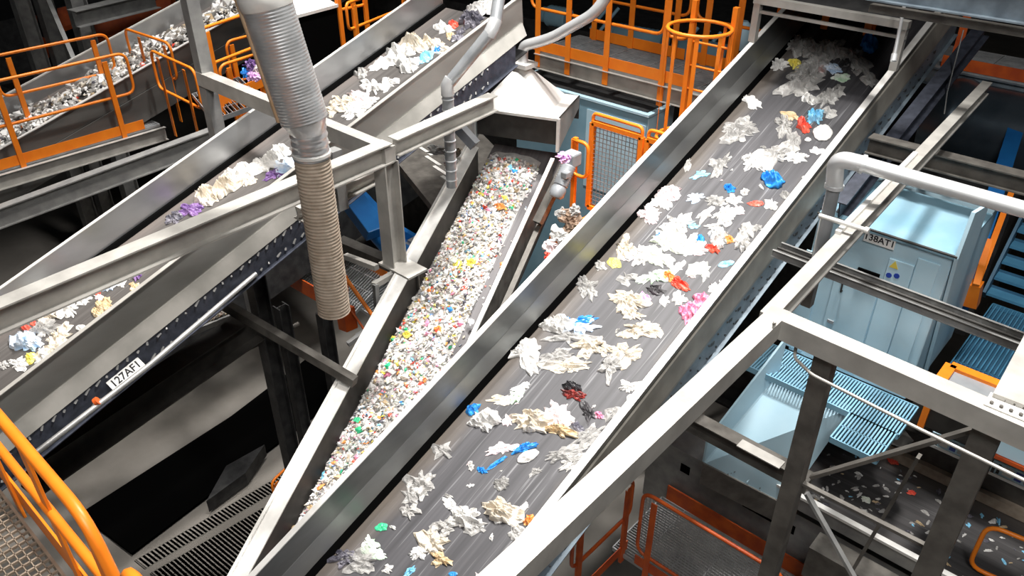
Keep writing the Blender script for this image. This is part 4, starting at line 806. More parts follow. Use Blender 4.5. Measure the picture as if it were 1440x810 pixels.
# ------------------------------------------------------------------ top left: dark plant, columns
for i, (x, dp) in enumerate(((15, 16), (48, 16.5), (95, 15))):
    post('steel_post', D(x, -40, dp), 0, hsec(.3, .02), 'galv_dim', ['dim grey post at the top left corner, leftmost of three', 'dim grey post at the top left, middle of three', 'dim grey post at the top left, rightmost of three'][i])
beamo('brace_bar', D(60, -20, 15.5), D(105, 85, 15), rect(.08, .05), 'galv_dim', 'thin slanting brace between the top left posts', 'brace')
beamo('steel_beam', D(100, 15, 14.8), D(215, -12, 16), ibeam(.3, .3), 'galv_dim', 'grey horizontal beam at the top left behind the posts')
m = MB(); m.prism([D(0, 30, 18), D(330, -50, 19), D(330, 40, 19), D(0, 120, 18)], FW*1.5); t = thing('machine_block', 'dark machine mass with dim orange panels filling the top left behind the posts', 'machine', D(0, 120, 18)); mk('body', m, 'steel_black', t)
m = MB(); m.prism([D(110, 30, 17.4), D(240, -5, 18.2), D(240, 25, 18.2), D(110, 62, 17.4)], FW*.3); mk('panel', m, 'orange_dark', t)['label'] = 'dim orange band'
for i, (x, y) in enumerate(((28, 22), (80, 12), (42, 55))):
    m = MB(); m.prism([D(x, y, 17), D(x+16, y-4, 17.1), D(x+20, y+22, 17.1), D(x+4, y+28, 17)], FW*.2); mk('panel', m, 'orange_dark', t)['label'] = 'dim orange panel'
# black block with pale lid near the top, left of the marked conveyor
c = [D(400, 30, 10.6), D(473, 8, 11.2), D(440, -10, 12.2), D(372, 4, 11.5)]
zc_ = c[0].z; lid = [Zp(402, 30, zc_), Zp(476, 10, zc_), Zp(420, -18, zc_), Zp(350, -5, zc_)]
t = thing('feed_hopper', 'black hopper with a pale lid behind the corrugated duct at the top', 'hopper', lid[0]-Zv)
m = MB(); m.prism(lid, (0, 0, .04)); mk('lid', m, 'hood_white', t)
m = MB(); m.prism([p+(sum(lid, V3())/4-p)*.04 for p in lid], (0, 0, -2.4)); mk('body', m, 'black_hole', t)
railing('orange gate panel right of the black hopper at the top', D(478, 50, 11.5)-Zv*.2, D(520, 40, 11.9)-Zv*.2, H=1.0, posts=(.05, .5, .9), toe=False)
railing('orange railing curving behind the marked conveyor at the top', D(492, 58, 11.0)-Zv*.4, D(575, 22, 12.6)-Zv*.4, H=.9, posts=(.1, .9), toe=False)
# dark conveyor in the shade below the left beam
SH = Conv(-9.9, 3.2, .20, .3, 1.0)
t = thing('belt_conveyor', 'unlit black conveyor with a thin line of white scraps below the left walkway', 'conveyor', SH.P(.5, 1, -.5))
belt(SH, -1, 9, 'belt_low', t)
m = MB(); SH.sweep(m, [(1.0, .3), (1.0, -.4), (1.03, -.4), (1.03, .3)], -1, 9, 1); mk('side_wall', m, 'steel_black', t)
m = MB(); SH.sweep(m, [(-.03, .3), (-.03, 0), (0, 0), (0, .3)], -1, 9, 1); mk('side_wall', m, 'steel_black', t)
# ------------------------------------------------------------------ floor level, bottom left
F = lambda x, y, z=0: Zp(x, y, z)
m = MB(); m.prism([F(112, 722, .06), F(325, 585, .06), F(430, 505, .06), F(500, 540, .06), F(185, 778, .06)], (0, 0, -.05)); solo('pit_conveyor', m, 'black_hole', 'long black enclosed conveyor on the concrete floor at the lower left', 'conveyor')
grating('floor_grating', 'grey floor grating right of the black floor conveyor', F(205, 800), F(420, 672), F(190, 788), pitch=.06, cross=.12, bar=.036, mt='floor_bars')
grating('floor_grating', 'grey floor grating nearer the narrow conveyor foot', F(212, 806), F(428, 680), F(260, 850), pitch=.06, cross=.12, bar=.040, mt='floor_bars')
m = MB(); m.beam(D(20, 660, 6.6), D(352, 440, 8.2), ibeam(.25, .3)); solo('steel_trough', m, 'rubber', 'black trough between the marked conveyor and the bare concrete', 'trough')
m = MB(); m.prism([F(318, 655, .3), F(372, 625, .3), F(345, 665, .3), F(290, 705, .3)], (0, 0, -.25)); solo('floor_cover', m, 'steel_black', 'dark low cover on the floor grating', 'cover')
t = thing('chute_tray', 'low tray of brown and white scraps under the marked conveyor', 'tray', D(290, 450, 8.5))
c = [D(255, 470, 8.5), D(330, 440, 8.8), D(310, 425, 9.2), D(250, 448, 8.9)]
m = MB(); m.prism(c, (0, 0, -.05)); mk('tray_floor', m, 'steel_black', t)
m = MB(); m.beam(c[0], c[1], rect(.03, .06)); mk('tray_edge', m, 'galv_dim', t)
# plant beyond the top centre walkway
m = MB(); m.prism([(-16, 11.2, 0), (-3.4, 11.2, 0), (-3.4, 11.2, 6.3), (-16, 11.2, 6.3)], (0, 5, 0)); solo('machine_block', m, 'steel_black', 'dark machine mass beyond the top centre walkway', 'machine')
for i, (x, y, w_) in enumerate(((772, 25, .45), (868, 52, .9), (958, 72, .8))):
    p = Zp(x, y, 6.46); t = thing('blue_motor', ['small blue grey motor left behind the top centre walkway', 'dim blue grey motor behind the top centre walkway', 'dim blue grey motor nearest the caged ladder'][i], 'motor', (p.x, p.y, 6.3))
    m = MB(); k_ = int(w_/.04); m.tube([p+V3((j*.04, .004*j, .04)) for j in range(k_)], [.17+(.012 if j % 2 else 0) for j in range(k_)], 18); mk('finned_body', m, 'blue_mid', t)
    m = MB(); m.tube([p+V3((-.12, 0, .04)), p+V3((-.02, 0, .04))], .13, 18); mk('fan_cover', m, 'blue_mid', t)
    m = MB(); m.box(p+V3((w_*.5, -.02, -.13)), w_*.6, .2, .06); mk('mounting_foot', m, 'steel_black', t)
    for j in range(3): m = MB(); m.tube([p+V3((w_+.1+j*.2, .2, -.1)), p+V3((w_+.25+j*.2, .5, .25))], .03, 8); mk('hose', m, 'blue_mid', t)
p = Zp(1040, 68, 6.9); t = thing('blue_canister', 'small pale blue canister beside the portal frame', 'canister', (p.x, p.y, 0))
m = MB(); m.tube([p, p+Zv*.3, p+Zv*.36], [.12, .12, .06], 16); mk('canister_body', m, 'blue_light', t)
m = MB(); m.beam(V3((p.x, p.y, 0)), p, cen(.08), Yv); mk('stand', m, 'steel_black', t)
beamo('walkway_beam', V3((-4.3, .5, 2.0)), V3((-4.3, 4.4, 2.0)), rect(.15, .2), 'steel_black', 'black beam under the narrow conveyor')
railing('small orange railing on the floor at the bottom, left of the narrow conveyor foot', F(396, 742, .12)+V3((0, .0, 0)), F(438, 700, .12)+V3((0, .0, 0)), H=1.0, posts=(.1, .9), toe=False)
beamo('steel_beam', D(640, 165, 9.3), D(672, 200, 9.3), rect(.1, .12), 'motor_grey', 'grey roller end left of the pyramid hood', 'beam')
m = MB(); m.tube([D(635, 150, 8.0), D(672, 168, 9.0)], .012, 8); solo('support_rod', m, 'rim_steel', 'thin rod with a red joint tying the thin duct to the hood', 'rod')
# conveyor crossing below, seen between corner post and narrow conveyor
t = thing('inspection_platform', 'dim brown machine deck with bright slots seen right of the corner post', 'deck', D(600, 240, 10.5))
zq = D(600, 250, 10.5).z
m = MB(); m.prism([Zp(560, 230, zq), Zp(640, 150, zq), Zp(700, 210, zq), Zp(640, 330, zq)], (0, 0, -.1)); mk('deck_plate', m, 'steel_brown', t)
for i in range(5):
    m = MB(); a = Zp(588+i*11, 205+i*14, zq+.02); b = Zp(600+i*11+8, 215+i*14+3, zq+.02); m.beam(a, b, rect(.05, .02)); mk('slat', m, 'rim_steel', t)
# ------------------------------------------------------------------ bags, film and scraps
def film(name, c0, c1, rough=.4, alpha=1, trl=.0):
    mat(name, c0, rough, 0, c1, 11, bump=.25, bscale=30, alpha=alpha, spec=.5)
film('f_white', (.78, .77, .75), (.60, .59, .57), alpha=.96); film('f_grey', (.34, .33, .32), (.52, .51, .49), alpha=.88); film('f_clear', (.36, .35, .34), (.58, .57, .55), .3, .58)
film('f_cream', (.52, .45, .35), (.70, .65, .57), alpha=.95); film('f_tan', (.50, .36, .20), (.62, .49, .32), .6); film('f_pinkwhite', (.83, .78, .77), (.80, .60, .62))
film('f_bright', (.86, .85, .83), (.78, .77, .75)); film('f_red', (.68, .06, .04), (.78, .12, .07)); film('f_pink', (.86, .26, .42), (.90, .38, .52)); film('f_lilac', (.72, .42, .74), (.80, .52, .80))
film('f_blue', (.02, .20, .62), (.03, .28, .72)); film('f_sky', (.16, .50, .74), (.30, .60, .80)); film('f_bluewhite', (.78, .80, .84), (.40, .58, .82))
film('f_yellow', (.78, .66, .08), (.84, .74, .18)); film('f_green', (.03, .46, .20), (.06, .55, .28)); film('f_greenwhite', (.80, .82, .78), (.45, .68, .45))
film('f_black', (.02, .02, .022), (.06, .055, .06)); film('f_dark', (.05, .05, .07), (.18, .17, .20)); film('f_purple', (.12, .06, .20), (.25, .14, .34)); film('f_orange', (.80, .26, .06), (.84, .36, .12))
film('f_brown', (.20, .13, .09), (.30, .21, .15), .7); film('f_blackred', (.05, .02, .02), (.42, .05, .04)); film('f_palegreen', (.68, .74, .62), (.78, .80, .74))
RG = random.Random(11)
def crumple(seed, rough=.5, lobes=1.0, rings=9, segs=34, puff=1.0):
    """unit crumpled sheet: outline radius about 1, height about 1, lying on z=0"""
    vs = []; o = V3((seed*3.7, seed*1.3, seed*.7))
    ph = seed*1.77
    def R(th):
        c, s = math.cos(th), math.sin(th)
        return max(.22, .86 + lobes*(.55*noise.noise(V3((c, s, 0))*1.2+o) + .50*noise.noise(V3((c, s, 0))*2.9+o) + .22*noise.noise(V3((c, s, 0))*6.5+o) + .08*noise.noise(V3((c, s, 0))*13+o)))
    vs.append((0, 0, puff*(.6+.8*abs(noise.noise(o)))))
    for j in range(1, rings+1):
        rho = j/rings
        for i in range(segs):
            th = 2*math.pi*i/segs; r = R(th)*rho; x, y = r*math.cos(th), r*math.sin(th)
            q = V3((x, y, 0))
            n = 1-abs(noise.noise(q*1.7+o))*3.4; n2 = 1-abs(noise.noise(V3((q.x*3, q.y*5.5, 0))+o*1.3))*3.2
            env = (1-rho**2.2)**.7
            z = env*puff*(.38+.62*n+.42*rough*n2) + .12*rough*max(0, n2)*(1-env*.5)
            dx = noise.noise(q*4+o+V3((5, 0, 0)))*.12*rough; dy = noise.noise(q*4+o+V3((0, 5, 0)))*.12*rough
            vs.append((x+dx, y+dy, max(0, z) if rho < 1 else max(0, .14*noise.noise(q*6+o))))
    fs = [(0, 1+i, 1+(i+1) % segs) for i in range(segs)]
    for j in range(rings-1):
        b = 1+j*segs
        fs += [(b+i, b+segs+i, b+segs+(i+1) % segs, b+(i+1) % segs) for i in range(segs)]
    n = len(vs); b = 1+(rings-1)*segs
    vs += [(vs[b+i][0]*.9, vs[b+i][1]*.9, -.02) for i in range(segs)]
    fs += [(b+i, n+i, n+(i+1) % segs, b+(i+1) % segs) for i in range(segs)]
    fs.append(tuple(n+i for i in range(segs))[::-1])
    return vs, fs
def place(name, label, cat, cv, px, py, w, h, ang, style, mt, group=None, lift=.004):
    def hp(x, y):
        a, l = cv.hit(x, y, lift); return cv.P(a, l, lift)
    c = hp(px, py); ca, sa = math.cos(math.radians(ang)), math.sin(math.radians(ang))
    u = (hp(px+ca*w*.5, py-sa*w*.5) - hp(px-ca*w*.5, py+sa*w*.5))*.5
    v = (hp(px-sa*h*.5, py-ca*h*.5) - hp(px+sa*h*.5, py+ca*h*.5))*.5
    n = cv.n if cv.n.z > 0 else -cv.n
    S = min(u.length, v.length)
    seed = RG.random()*50
    P_ = {'film': (.8, 1.15, .42), 'bag': (.7, .8, .75), 'ball': (.5, .35, 1.15), 'flat': (.3, .45, .28), 'sheet': (.5, 1.0, .25), 'string': (.6, .5, .6), 'pad': (.25, .15, .5)}[style]
    sc_ = {'film': 1.28, 'bag': 1.12, 'sheet': 1.15}.get(style, 1.08)
    big = max(w, h) > 24
    vs, fs = crumple(seed, P_[0], P_[1], 11 if big else 6, 44 if big else 20, 1)
    H = S*P_[2]
    m = MB(); m.add([c+u*x*sc_+v*y*sc_+n*(z*H) for x, y, z in vs], fs, style in ('ball', 'pad'))
    return solo(name, m, mt, label, cat, group)
ITEMS_MAIN = """
1122 64 34 20 20 film grey|crumpled grey film at the head of the widest belt, leftmost of the heap
1148 72 38 26 10 film clear|clear grey film lump at the head of the widest belt, below the cross bar middle
1175 72 40 24 -20 film grey|greyish film lump in the middle of the heap under the portal frame
1200 84 36 26 -30 film clear|clear film in the heap under the portal frame, below the round blue bag
1222 62 26 26 0 ball blue|round dark blue bag inside the portal frame at its right post
1093 92 26 15 -10 film white|white film scrap at the upper left of the widest belt, left of the lime one
1118 90 17 14 0 bag yellow|lime yellow wad under the portal frame, the only yellow one there
1140 98 40 24 20 film clear|wide clear film below the lime yellow wad
1156 97 12 12 0 flat red|small red scrap stuck in clear film under the portal frame
1168 96 30 14 -15 sheet bluewhite|flat bluish white sheet right of the small red scrap under the portal frame
1184 109 28 13 5 flat greenwhite|flat white sheet with a green tip below the portal frame
1125 118 42 28 15 film grey|large grey film clump below the lime yellow wad
1138 140 22 13 -10 bag white|white curled wad below the large grey film clump
1163 138 20 28 -60 film clear|long clear film hanging down right of the white curled wad
1181 128 16 16 0 film grey|small grey film patch right of the long clear film
1220 110 24 14 -40 film grey|grey film by the right rim just below the portal post
1195 92 22 20 0 film black|black film patch under the portal frame, left of the right rim
1054 142 30 16 -30 sheet white|white crumpled sheet by the left wall near the belt head
1038 184 44 22 10 film clear|thin clear film by the left wall above the light blue strip
1113 164 24 9 -15 film tan|tan strip above the bright blue and red bags
1146 164 25 20 15 bag sky|bright light blue bag near the belt head, above the red one
1131 178 22 18 -40 bag red|coral red bag touching the light blue bag near the belt head
1157 187 30 26 0 pad white|round white bag lying against the right rim
1166 159 16 14 0 film grey|small grey film right of the light blue bag
1104 178 28 24 -30 film grey|grey film left of the coral red bag
1116 200 24 22 60 film clear|clear film just below the coral red bag
1136 196 10 6 0 flat white|tiny white ring shape below the round white bag
1062 228 44 26 15 film white|white film clump left of the round blue bag in the upper belt
1090 218 40 22 20 film grey|grey white film above the round blue bag
1118 220 28 12 -5 film white|white film with a ragged edge right above the round blue bag
1126 219 24 7 -5 flat pinkwhite|pinkish white pointed strip beside the ragged white film
1149 212 20 9 0 sheet white|white scrap touching the right rim below the round white bag
1086 254 36 20 -15 ball blue|bright blue bag lying alone right of the middle of the upper belt
1026 265 16 11 0 bag blue|small blue wad left of the bright blue bag
1048 270 12 9 0 bag white|small white wad between the two blue ones
1104 274 16 12 0 bag clear|small clear wad against the right rim below the bright blue bag
1014 232 20 30 -50 film clear|clear film strip rising from the light blue strip
986 245 26 9 15 sheet sky|light blue strip by the left part of the upper belt
968 229 9 18 -10 film grey|narrow grey film scrap near the left wall
1085 288 16 20 40 film white|white film leaning on the right rim, right of the orange red packet
940 272 38 18 20 bag pinkwhite|white bag with a pink print near the left wall
926 284 34 16 -25 sheet white|white sheet hanging off the pink printed bag
978 278 26 11 15 sheet bluewhite|white and light blue sheet in the middle of the upper belt
1005 284 26 12 0 film clear|clear film right of the white and light blue sheet
1032 281 24 11 0 film white|white film left of the orange red packet
1063 286 26 9 0 flat red|orange red flat packet near the right rim
1039 294 14 9 -30 film pinkwhite|small pinkish film below the orange red packet
910 303 28 20 -20 film pinkwhite|rose tinted film below the pink printed bag
990 303 24 13 30 film white|thin white film above the small light blue scrap
1018 302 26 20 25 film white|white film triangle in the middle, above the dark blue wad
1005 319 26 8 0 sheet grey|narrow grey film strip above the dark blue wad
952 318 36 26 10 film white|big white film clump, upper part, left of the light blue scrap
938 338 42 24 -15 film palegreen|big pale green white film clump in the belt centre
965 346 36 20 20 film white|white clump touching the pink rimmed film
929 332 12 11 0 bag blue|small blue cap left in the pale clump
974 318 17 8 0 sheet sky|small light blue scrap between pale films
985 337 14 12 0 ball blue|dark blue wad in the middle of the belt, left of the white and red bag
977 352 32 12 -5 film pinkwhite|white film with pink rim below the dark blue wad
1010 336 26 28 50 bag white|white bag above the red wad right of the belt centre
1003 350 20 11 -10 bag red|red wad at the foot of a white bag right of the belt centre
1025 337 15 11 0 bag orange|orange wad between two white bags near the right rim
1044 342 28 22 30 bag white|white bag close to the right rim, right of the orange wad
1048 326 20 20 30 film grey|grey white film above the white bag at the right rim
1065 320 15 12 30 film clear|clear film on the right rim near the white bag
880 350 28 26 -20 film cream|cream white crumpled film left of the pale centre clump
884 362 24 12 0 sheet pinkwhite|faint pink white sheet below the cream crumpled film
904 358 26 22 30 film white|white film between the cream film and the centre clump
925 362 34 20 -20 film palegreen|pale greenish film below the centre clump
864 370 22 15 -20 flat yellow|pale yellow star shaped sheet near the left wall
843 375 16 12 0 film grey|small grey film left of the yellow star shaped sheet
1021 371 24 9 15 flat sky|light blue flat bottle shape near the right rim
978 380 22 15 20 film palegreen|greenish white film ring, left of its pair, below the dark blue wad
993 382 14 20 -20 film palegreen|greenish white film ring, right of its pair, below the dark blue wad
882 392 24 16 -20 film clear|clear film wad below the cream white film
920 388 38 18 15 film greenwhite|whitish film with green tint above the orange and white wrapper
955 398 28 14 -30 bag red|red and white checked wrapper in the belt centre
940 388 22 14 -30 bag orange|orange end of the wrapper in the belt centre
953 378 24 12 45 sheet white|white sheet standing over the red checked wrapper
922 408 22 14 -15 film black|black film below the red checked wrapper, on its left
826 404 28 24 -20 film clear|clear film flower shape near the left wall, middle of the belt
934 422 14 14 60 sheet white|small white triangle below the black film
955 420 18 18 -50 film white|white curled film below the red checked wrapper
985 422 24 20 30 bag pink|pink film by the right rim, upper of two
969 440 26 26 20 bag pink|pink film by the right rim, lower of two
1003 404 12 12 0 film white|white scrap on the right rim above the pink films
885 424 44 26 -10 film cream|big cream film heap in the middle of the belt
888 440 30 16 -20 film cream|lower lobe of cream film below the big cream heap
905 419 18 14 -10 bag lilac|lilac wad right of the cream heap
902 463 44 20 5 film cream|cream film below the cream heap, near the belt centre
922 466 14 20 60 film cream|small cream film at the right of the cream centre film
785 456 50 24 5 bag white|white bag crest left of the blue printed film
812 460 46 18 5 film bluewhite|white film streaked with blue near the left wall
815 452 36 12 15 film blue|blue netting on the white bags near the left wall
797 450 9 7 0 bag blue|tiny blue cap on the white bag crest
800 475 54 16 0 film clear|clear film under the white bag crest
738 498 42 36 -20 film white|white bag against the left wall, lower middle of the belt
735 480 20 16 0 film grey|grey film between the wall and the white bags
782 502 44 22 10 film clear|clear film between the two white bags
800 515 54 18 0 film cream|long cream film spread across the lower middle
830 488 34 24 10 film cream|cream wad right of the white bags
852 492 30 14 -10 film cream|cream film reaching right from the cream wad
880 498 40 22 25 film cream|cream film near the right part of the lower middle belt
858 515 36 26 40 film grey|grey cream film below the cream pieces, right of centre
885 543 28 15 15 film white|white film flap on the right rim
804 545 30 15 -20 bag black|black wrapper with red edge, upper part
806 556 32 14 -15 bag blackred|dark red rim of the black wrapper
827 580 22 16 -45 film black|black scrap below the dark red wrapper
843 584 13 10 -30 bag pink|small pink wad beside the black scrap
862 582 24 20 20 film clear|clear film on the right rim below the white flap
735 545 30 14 15 sheet white|small white sheet left of the black wrapper
727 558 20 16 30 film greenwhite|white and lime curled film left of the small white sheet
708 562 44 13 5 sheet cream|cream white roll near the left wall
665 577 22 17 25 bag blue|blue bag at the left edge above the large white bag
682 592 44 30 0 bag white|large white bag below the blue bag on the left
716 590 12 16 0 film pinkwhite|pinkish film right of the large white bag
745 592 60 34 -5 bag cream|fluffy cream heap, largest in the lower belt
782 585 34 30 -20 film pinkwhite|white film with red marks over the fluffy cream heap
772 592 9 14 0 flat red|red scrap poking out of the fluffy heap
786 606 46 18 -10 bag tan|tan fluffy lump below the red marks
812 600 20 10 -30 film dark|dark lump at the right of the tan fluffy lump
828 614 44 18 35 film clear|clear film strip right of the fluffy heap
790 640 50 20 15 film clear|spread clear film right of the blue bag with the white front
806 650 34 14 30 film grey|grey film beside the spread clear film
738 630 38 13 20 bag blue|blue upper half of the blue and white bag in the lower belt
742 642 36 17 25 pad white|white lower half of the blue and white bag in the lower belt
755 663 18 10 20 film clear|small clear film under the blue and white bag
705 632 34 13 12 film pinkwhite|white folded film left of the blue and white bag
678 662 14 9 -20 bag blue|blue end of a long blue strap
698 652 42 6 35 string blue|long thin blue strap lying left of the blue and white bag
622 633 24 22 -20 film clear|clear crumpled film by the left wall, lower belt
661 657 8 12 0 film grey|tiny grey curl left of the blue strap end
661 683 9 5 0 film white|tiny white scrap below the grey curl
590 682 34 28 40 film grey|grey crumpled film at the left, lower belt, upper of its pair
577 698 18 20 60 film clear|grey crumpled film at the left, lower belt, below its pair
604 686 16 8 20 film clear|small clear tail right of the grey crumpled pair
575 718 22 24 60 film grey|grey white folded film near the bottom left of the belt
704 680 26 16 20 bag clear|clear cup shape left of the two large bottom bags
655 728 44 32 -10 bag white|large bright white bag in the lower belt
640 716 26 16 -40 film white|white arm reaching up left from the large bright white bag
668 740 20 24 70 film clear|clear film hanging below the large bright white bag
704 720 50 34 -15 bag cream|large beige bag beside the bright white bag
625 742 34 20 30 film grey|grey film chain below the large bright white bag
610 768 36 34 40 film cream|cream grey film near the bottom edge
620 786 22 28 60 film tan|tan wad touching the cream grey film at the bottom edge
590 778 26 16 10 film white|white spiky film left of the cream grey film
536 741 19 13 15 flat green|bright green flat scrap at the lower left
520 764 28 22 -30 sheet greenwhite|white packet with green leaves near the bottom left
530 778 26 16 -30 sheet greenwhite|lower half of the white packet with a green edge
484 784 34 22 10 film dark|dark grey film at the bottom left of the belt
505 790 44 26 0 film clear|clear grey heap at the bottom edge left
545 800 14 12 0 film white|small white scrap at the bottom edge
576 804 20 10 30 bag sky|light blue scrap at the bottom edge
637 807 14 7 0 flat blue|blue bottle cap shape at the bottom edge
744 733 22 14 20 bag orange|orange red film on the right rim near the bottom
733 716 24 9 30 film white|white film strip above the orange red film
724 750 20 20 60 film grey|grey film left of the orange red film
"""
kinds = {'film': ('film_scrap', 'plastic film'), 'bag': ('plastic_bag', 'bag'), 'ball': ('plastic_bag', 'bag'), 'flat': ('plastic_scrap', 'scrap'), 'sheet': ('plastic_sheet', 'sheet'), 'string': ('strap', 'strap'), 'pad': ('plastic_bag', 'bag')}
def run(txt, cv, prefix, group):
    for ln in txt.strip().splitlines():
        a, lab = ln.split('|'); x, y, w, h, ang, st, col = a.split()
        nm, cat = kinds[st]; place(nm, lab+prefix, cat, cv, float(x), float(y), float(w), float(h), float(ang), st, 'f_'+col, group)
run(ITEMS_MAIN, MAIN, '', 'waste on the widest belt')
ITEMS_LEFT = """
686 10 34 22 10 film white|white crumpled film at the top of the marked conveyor
668 14 30 18 20 film grey|greyish film at the top of the marked conveyor, left of the white one
662 30 34 22 10 bag dark|black bag near the top of the marked conveyor
637 35 14 10 0 bag red|coral wad left of the black bag on the marked conveyor
624 40 24 14 -10 film white|white film left of the coral wad on the marked conveyor
645 50 22 14 20 film dark|dark film below the black bag on the marked conveyor
633 50 12 8 0 film tan|small tan scrap by the dark film on the marked conveyor
585 62 46 20 5 bag cream|cream grey bag at the top of the middle clump on the marked conveyor
612 66 34 16 -10 film cream|pale film at the right end of the middle clump on the marked conveyor
562 76 38 20 15 bag white|white bag in the middle clump on the marked conveyor, above the brightest one
542 90 36 18 20 film white|white film at the left end of the middle clump on the marked conveyor
572 94 30 18 0 bag white|brightest white bag of the middle clump on the marked conveyor
600 82 24 14 30 bag sky|light blue bag in the middle clump on the marked conveyor
617 71 14 12 0 bag blue|blue wad at the edge of the middle clump on the marked conveyor
585 86 14 9 0 film bluewhite|bluish white scrap between the brightest and the light blue bag
508 103 20 13 0 bag clear|small clear wad by the far wall above the lower clumps
548 118 24 16 30 film white|white curled film, right of two, below the middle clump
525 122 26 16 -10 film white|white curled film, left of two, below the middle clump
505 138 34 14 -20 film pinkwhite|rosy white film just above the portal beam
482 144 36 16 10 film cream|cream film left of the rosy white film
515 146 28 12 20 film white|white film touching the near wall above the portal beam
492 152 14 5 0 sheet green|small green strip among the white films
470 156 32 12 10 film cream|cream film right beside the corrugated duct
500 158 36 14 20 film white|white film just behind the portal beam
392 218 36 22 20 bag white|white bag just left of the corrugated duct, upper
402 236 24 22 0 film bluewhite|white and blue film touching the corrugated duct
372 230 34 22 10 film white|white film left of the bag at the corrugated duct
388 246 30 12 20 film purple|dark purple film left of the corrugated duct
350 240 34 20 20 film white|white film in the long clump left of the duct
330 250 36 20 20 bag white|white lump above the cream one in the long clump
318 264 42 22 20 bag cream|big cream fluffy lump in the long clump
292 276 40 22 25 bag cream|cream fluffy lump at the lower end of the long clump
345 256 30 12 25 film cream|cream film behind the long pale beam
268 296 30 14 15 film purple|dark blue purple bag below the cream lumps
246 307 26 16 20 film dark|dark grey bag at the end of the long clump
203 374 22 10 25 bag yellow|yellow bag on the marked conveyor below the pale beam
192 388 15 12 10 bag purple|violet scrap under the yellow bag
175 388 20 12 30 film white|white film left of the violet scrap
167 389 7 6 0 flat red|tiny red scrap on white film left of the violet scrap
170 398 8 12 10 film white|thin white strip hanging below the white film
152 403 18 10 20 film bluewhite|pale blue film left of the white film
189 403 11 12 0 film tan|ochre scrap below the violet one
137 411 10 9 0 bag red|small red cap above the tan bag
140 420 9 14 60 film pinkwhite|pinkish film between the red cap and the tan bag
148 430 28 20 20 bag tan|tan bag shape beside the near wall, upper lobe
138 440 18 16 30 bag tan|tan bag shape beside the near wall, lower lobe
96 435 26 20 30 film white|white film left of the tan bag
118 422 22 10 15 film white|narrow white film above left of the tan bag
113 461 16 9 15 pad white|small oval white piece alone below the tan bag
34 460 20 11 -5 bag red|red bag in the lowest clump at the left edge
46 453 9 13 0 flat red|red strip beside the red bag at the left edge
66 445 28 20 30 film cream|beige film at the top of the lowest clump
62 463 36 20 20 film clear|clear film in the middle of the lowest clump
84 474 30 24 40 film cream|beige film on the right of the lowest clump
40 482 46 26 10 bag bluewhite|white bag with blue print in the lowest clump
27 480 16 10 0 flat sky|turquoise print patch on the bag of the lowest clump
78 492 36 22 30 film cream|creamy white film by the near wall in the lowest clump
60 500 30 18 25 film white|white film at the bottom of the lowest clump
43 504 13 16 -20 bag yellow|yellow scrap at the bottom of the lowest clump
26 512 26 14 10 film white|white film left of the yellow scrap in the lowest clump
5 514 14 12 0 film grey|grey scrap at the left edge below the lowest clump
"""
run(ITEMS_LEFT, LEFT, '', 'waste on the marked conveyor')
# many small look-alike scraps: a few shapes, copied
def scraps(n, fn, label, group, cols, smin, smax, seed, name='film_scrap', cat='plastic film', elong=2.2):
    rg = random.Random(seed); protos = {}
    for i in range(n):
        P, nrm, sc_ = fn(rg); col = rg.choices([c for c, _ in cols], [w for _, w in cols])[0]; k = rg.randrange(4)
        key = (col, k)
        if key not in protos:
            vs, fs = crumple(seed+k*7.3+1, .8, 1.0, 4, 14); m = MB(); m.add([V3((x*elong**.5, y/elong**.5, z*.6)) for x, y, z in vs], fs)
            me = bpy.data.meshes.new(name); me.from_pydata([V3(v) for v in m.v], [], m.f); me.materials.append(MT['f_'+col]); protos[key] = me
        o = bpy.data.objects.new(name, protos[key]); sc.collection.objects.link(o); s = rg.uniform(smin, smax)*sc_
        q = nrm.to_track_quat('Z', 'Y').to_euler(); o.location = P; o.rotation_euler = q; o.rotation_euler.rotate_axis('Z', rg.random()*6.28); o.scale = (s, s, s)
        tag(o, label.replace('#', LBL[col]), cat, group+' '+LBL[col])
LBL = {'white': 'white', 'grey': 'grey', 'cream': 'cream', 'clear': 'clear', 'red': 'red', 'dark': 'dark', 'tan': 'tan', 'sky': 'light blue', 'pinkwhite': 'pinkish white', 'blue': 'blue', 'yellow': 'yellow', 'green': 'green', 'purple': 'purple', 'brown': 'brown'}
def on(cv, a0, a1, l0, l1, gauss=None):
    def f(rg):
        a = rg.uniform(a0, a1) if gauss is None else min(a1, max(a0, rg.gauss((a0+a1)/2, gauss))); l = rg.uniform(l0, l1)
        n = cv.n if cv.n.z > 0 else -cv.n; return cv.P(a, l, .003), n.normalized(), 1
    return f
scraps(44, on(MAIN, .1, 1.3, 1.4, 7.2), 'tiny # scrap lying loose between the bags on the widest belt', 'tiny loose scraps on the widest belt,', (('white', 5), ('grey', 4), ('pinkwhite', 1)), .010, .030, 21)
scraps(18, on(LEFT, .1, 1.1, .8, 6.4), 'tiny # scrap lying loose on the belt marked 127AF1', 'tiny loose scraps on the marked belt,', (('white', 4), ('grey', 3)), .012, .03, 22)
def lowfn(rg):
    return V3((rg.uniform(-1.7, 1.2), LY0+.08+rg.random()*1.15, zw+.004)), Zv, 1
scraps(190, lowfn, 'small # flake sprinkled on the level dark belt at the lower right', 'flakes on the level dark belt,', (('white', 6), ('grey', 5), ('dark', 2), ('sky', 1), ('tan', 1)), .011, .038, 25, 'plastic_flake', 'flake', 2.5)
def lowp(name, label, x, y, w, h, ang, st, col): 
    P = Zp(x, y, zw+.01); vs, fs = crumple(x*.1, .7, .9, 6, 20); s = w*(P-CAM).dot(FW)/FPX/2; m = MB(); m.add([P+V3((px_*s, py_*s*h/w*1.4, pz*s*.5)) for px_, py_, pz in vs], fs); solo(name, m, 'f_'+col, label, 'scrap')
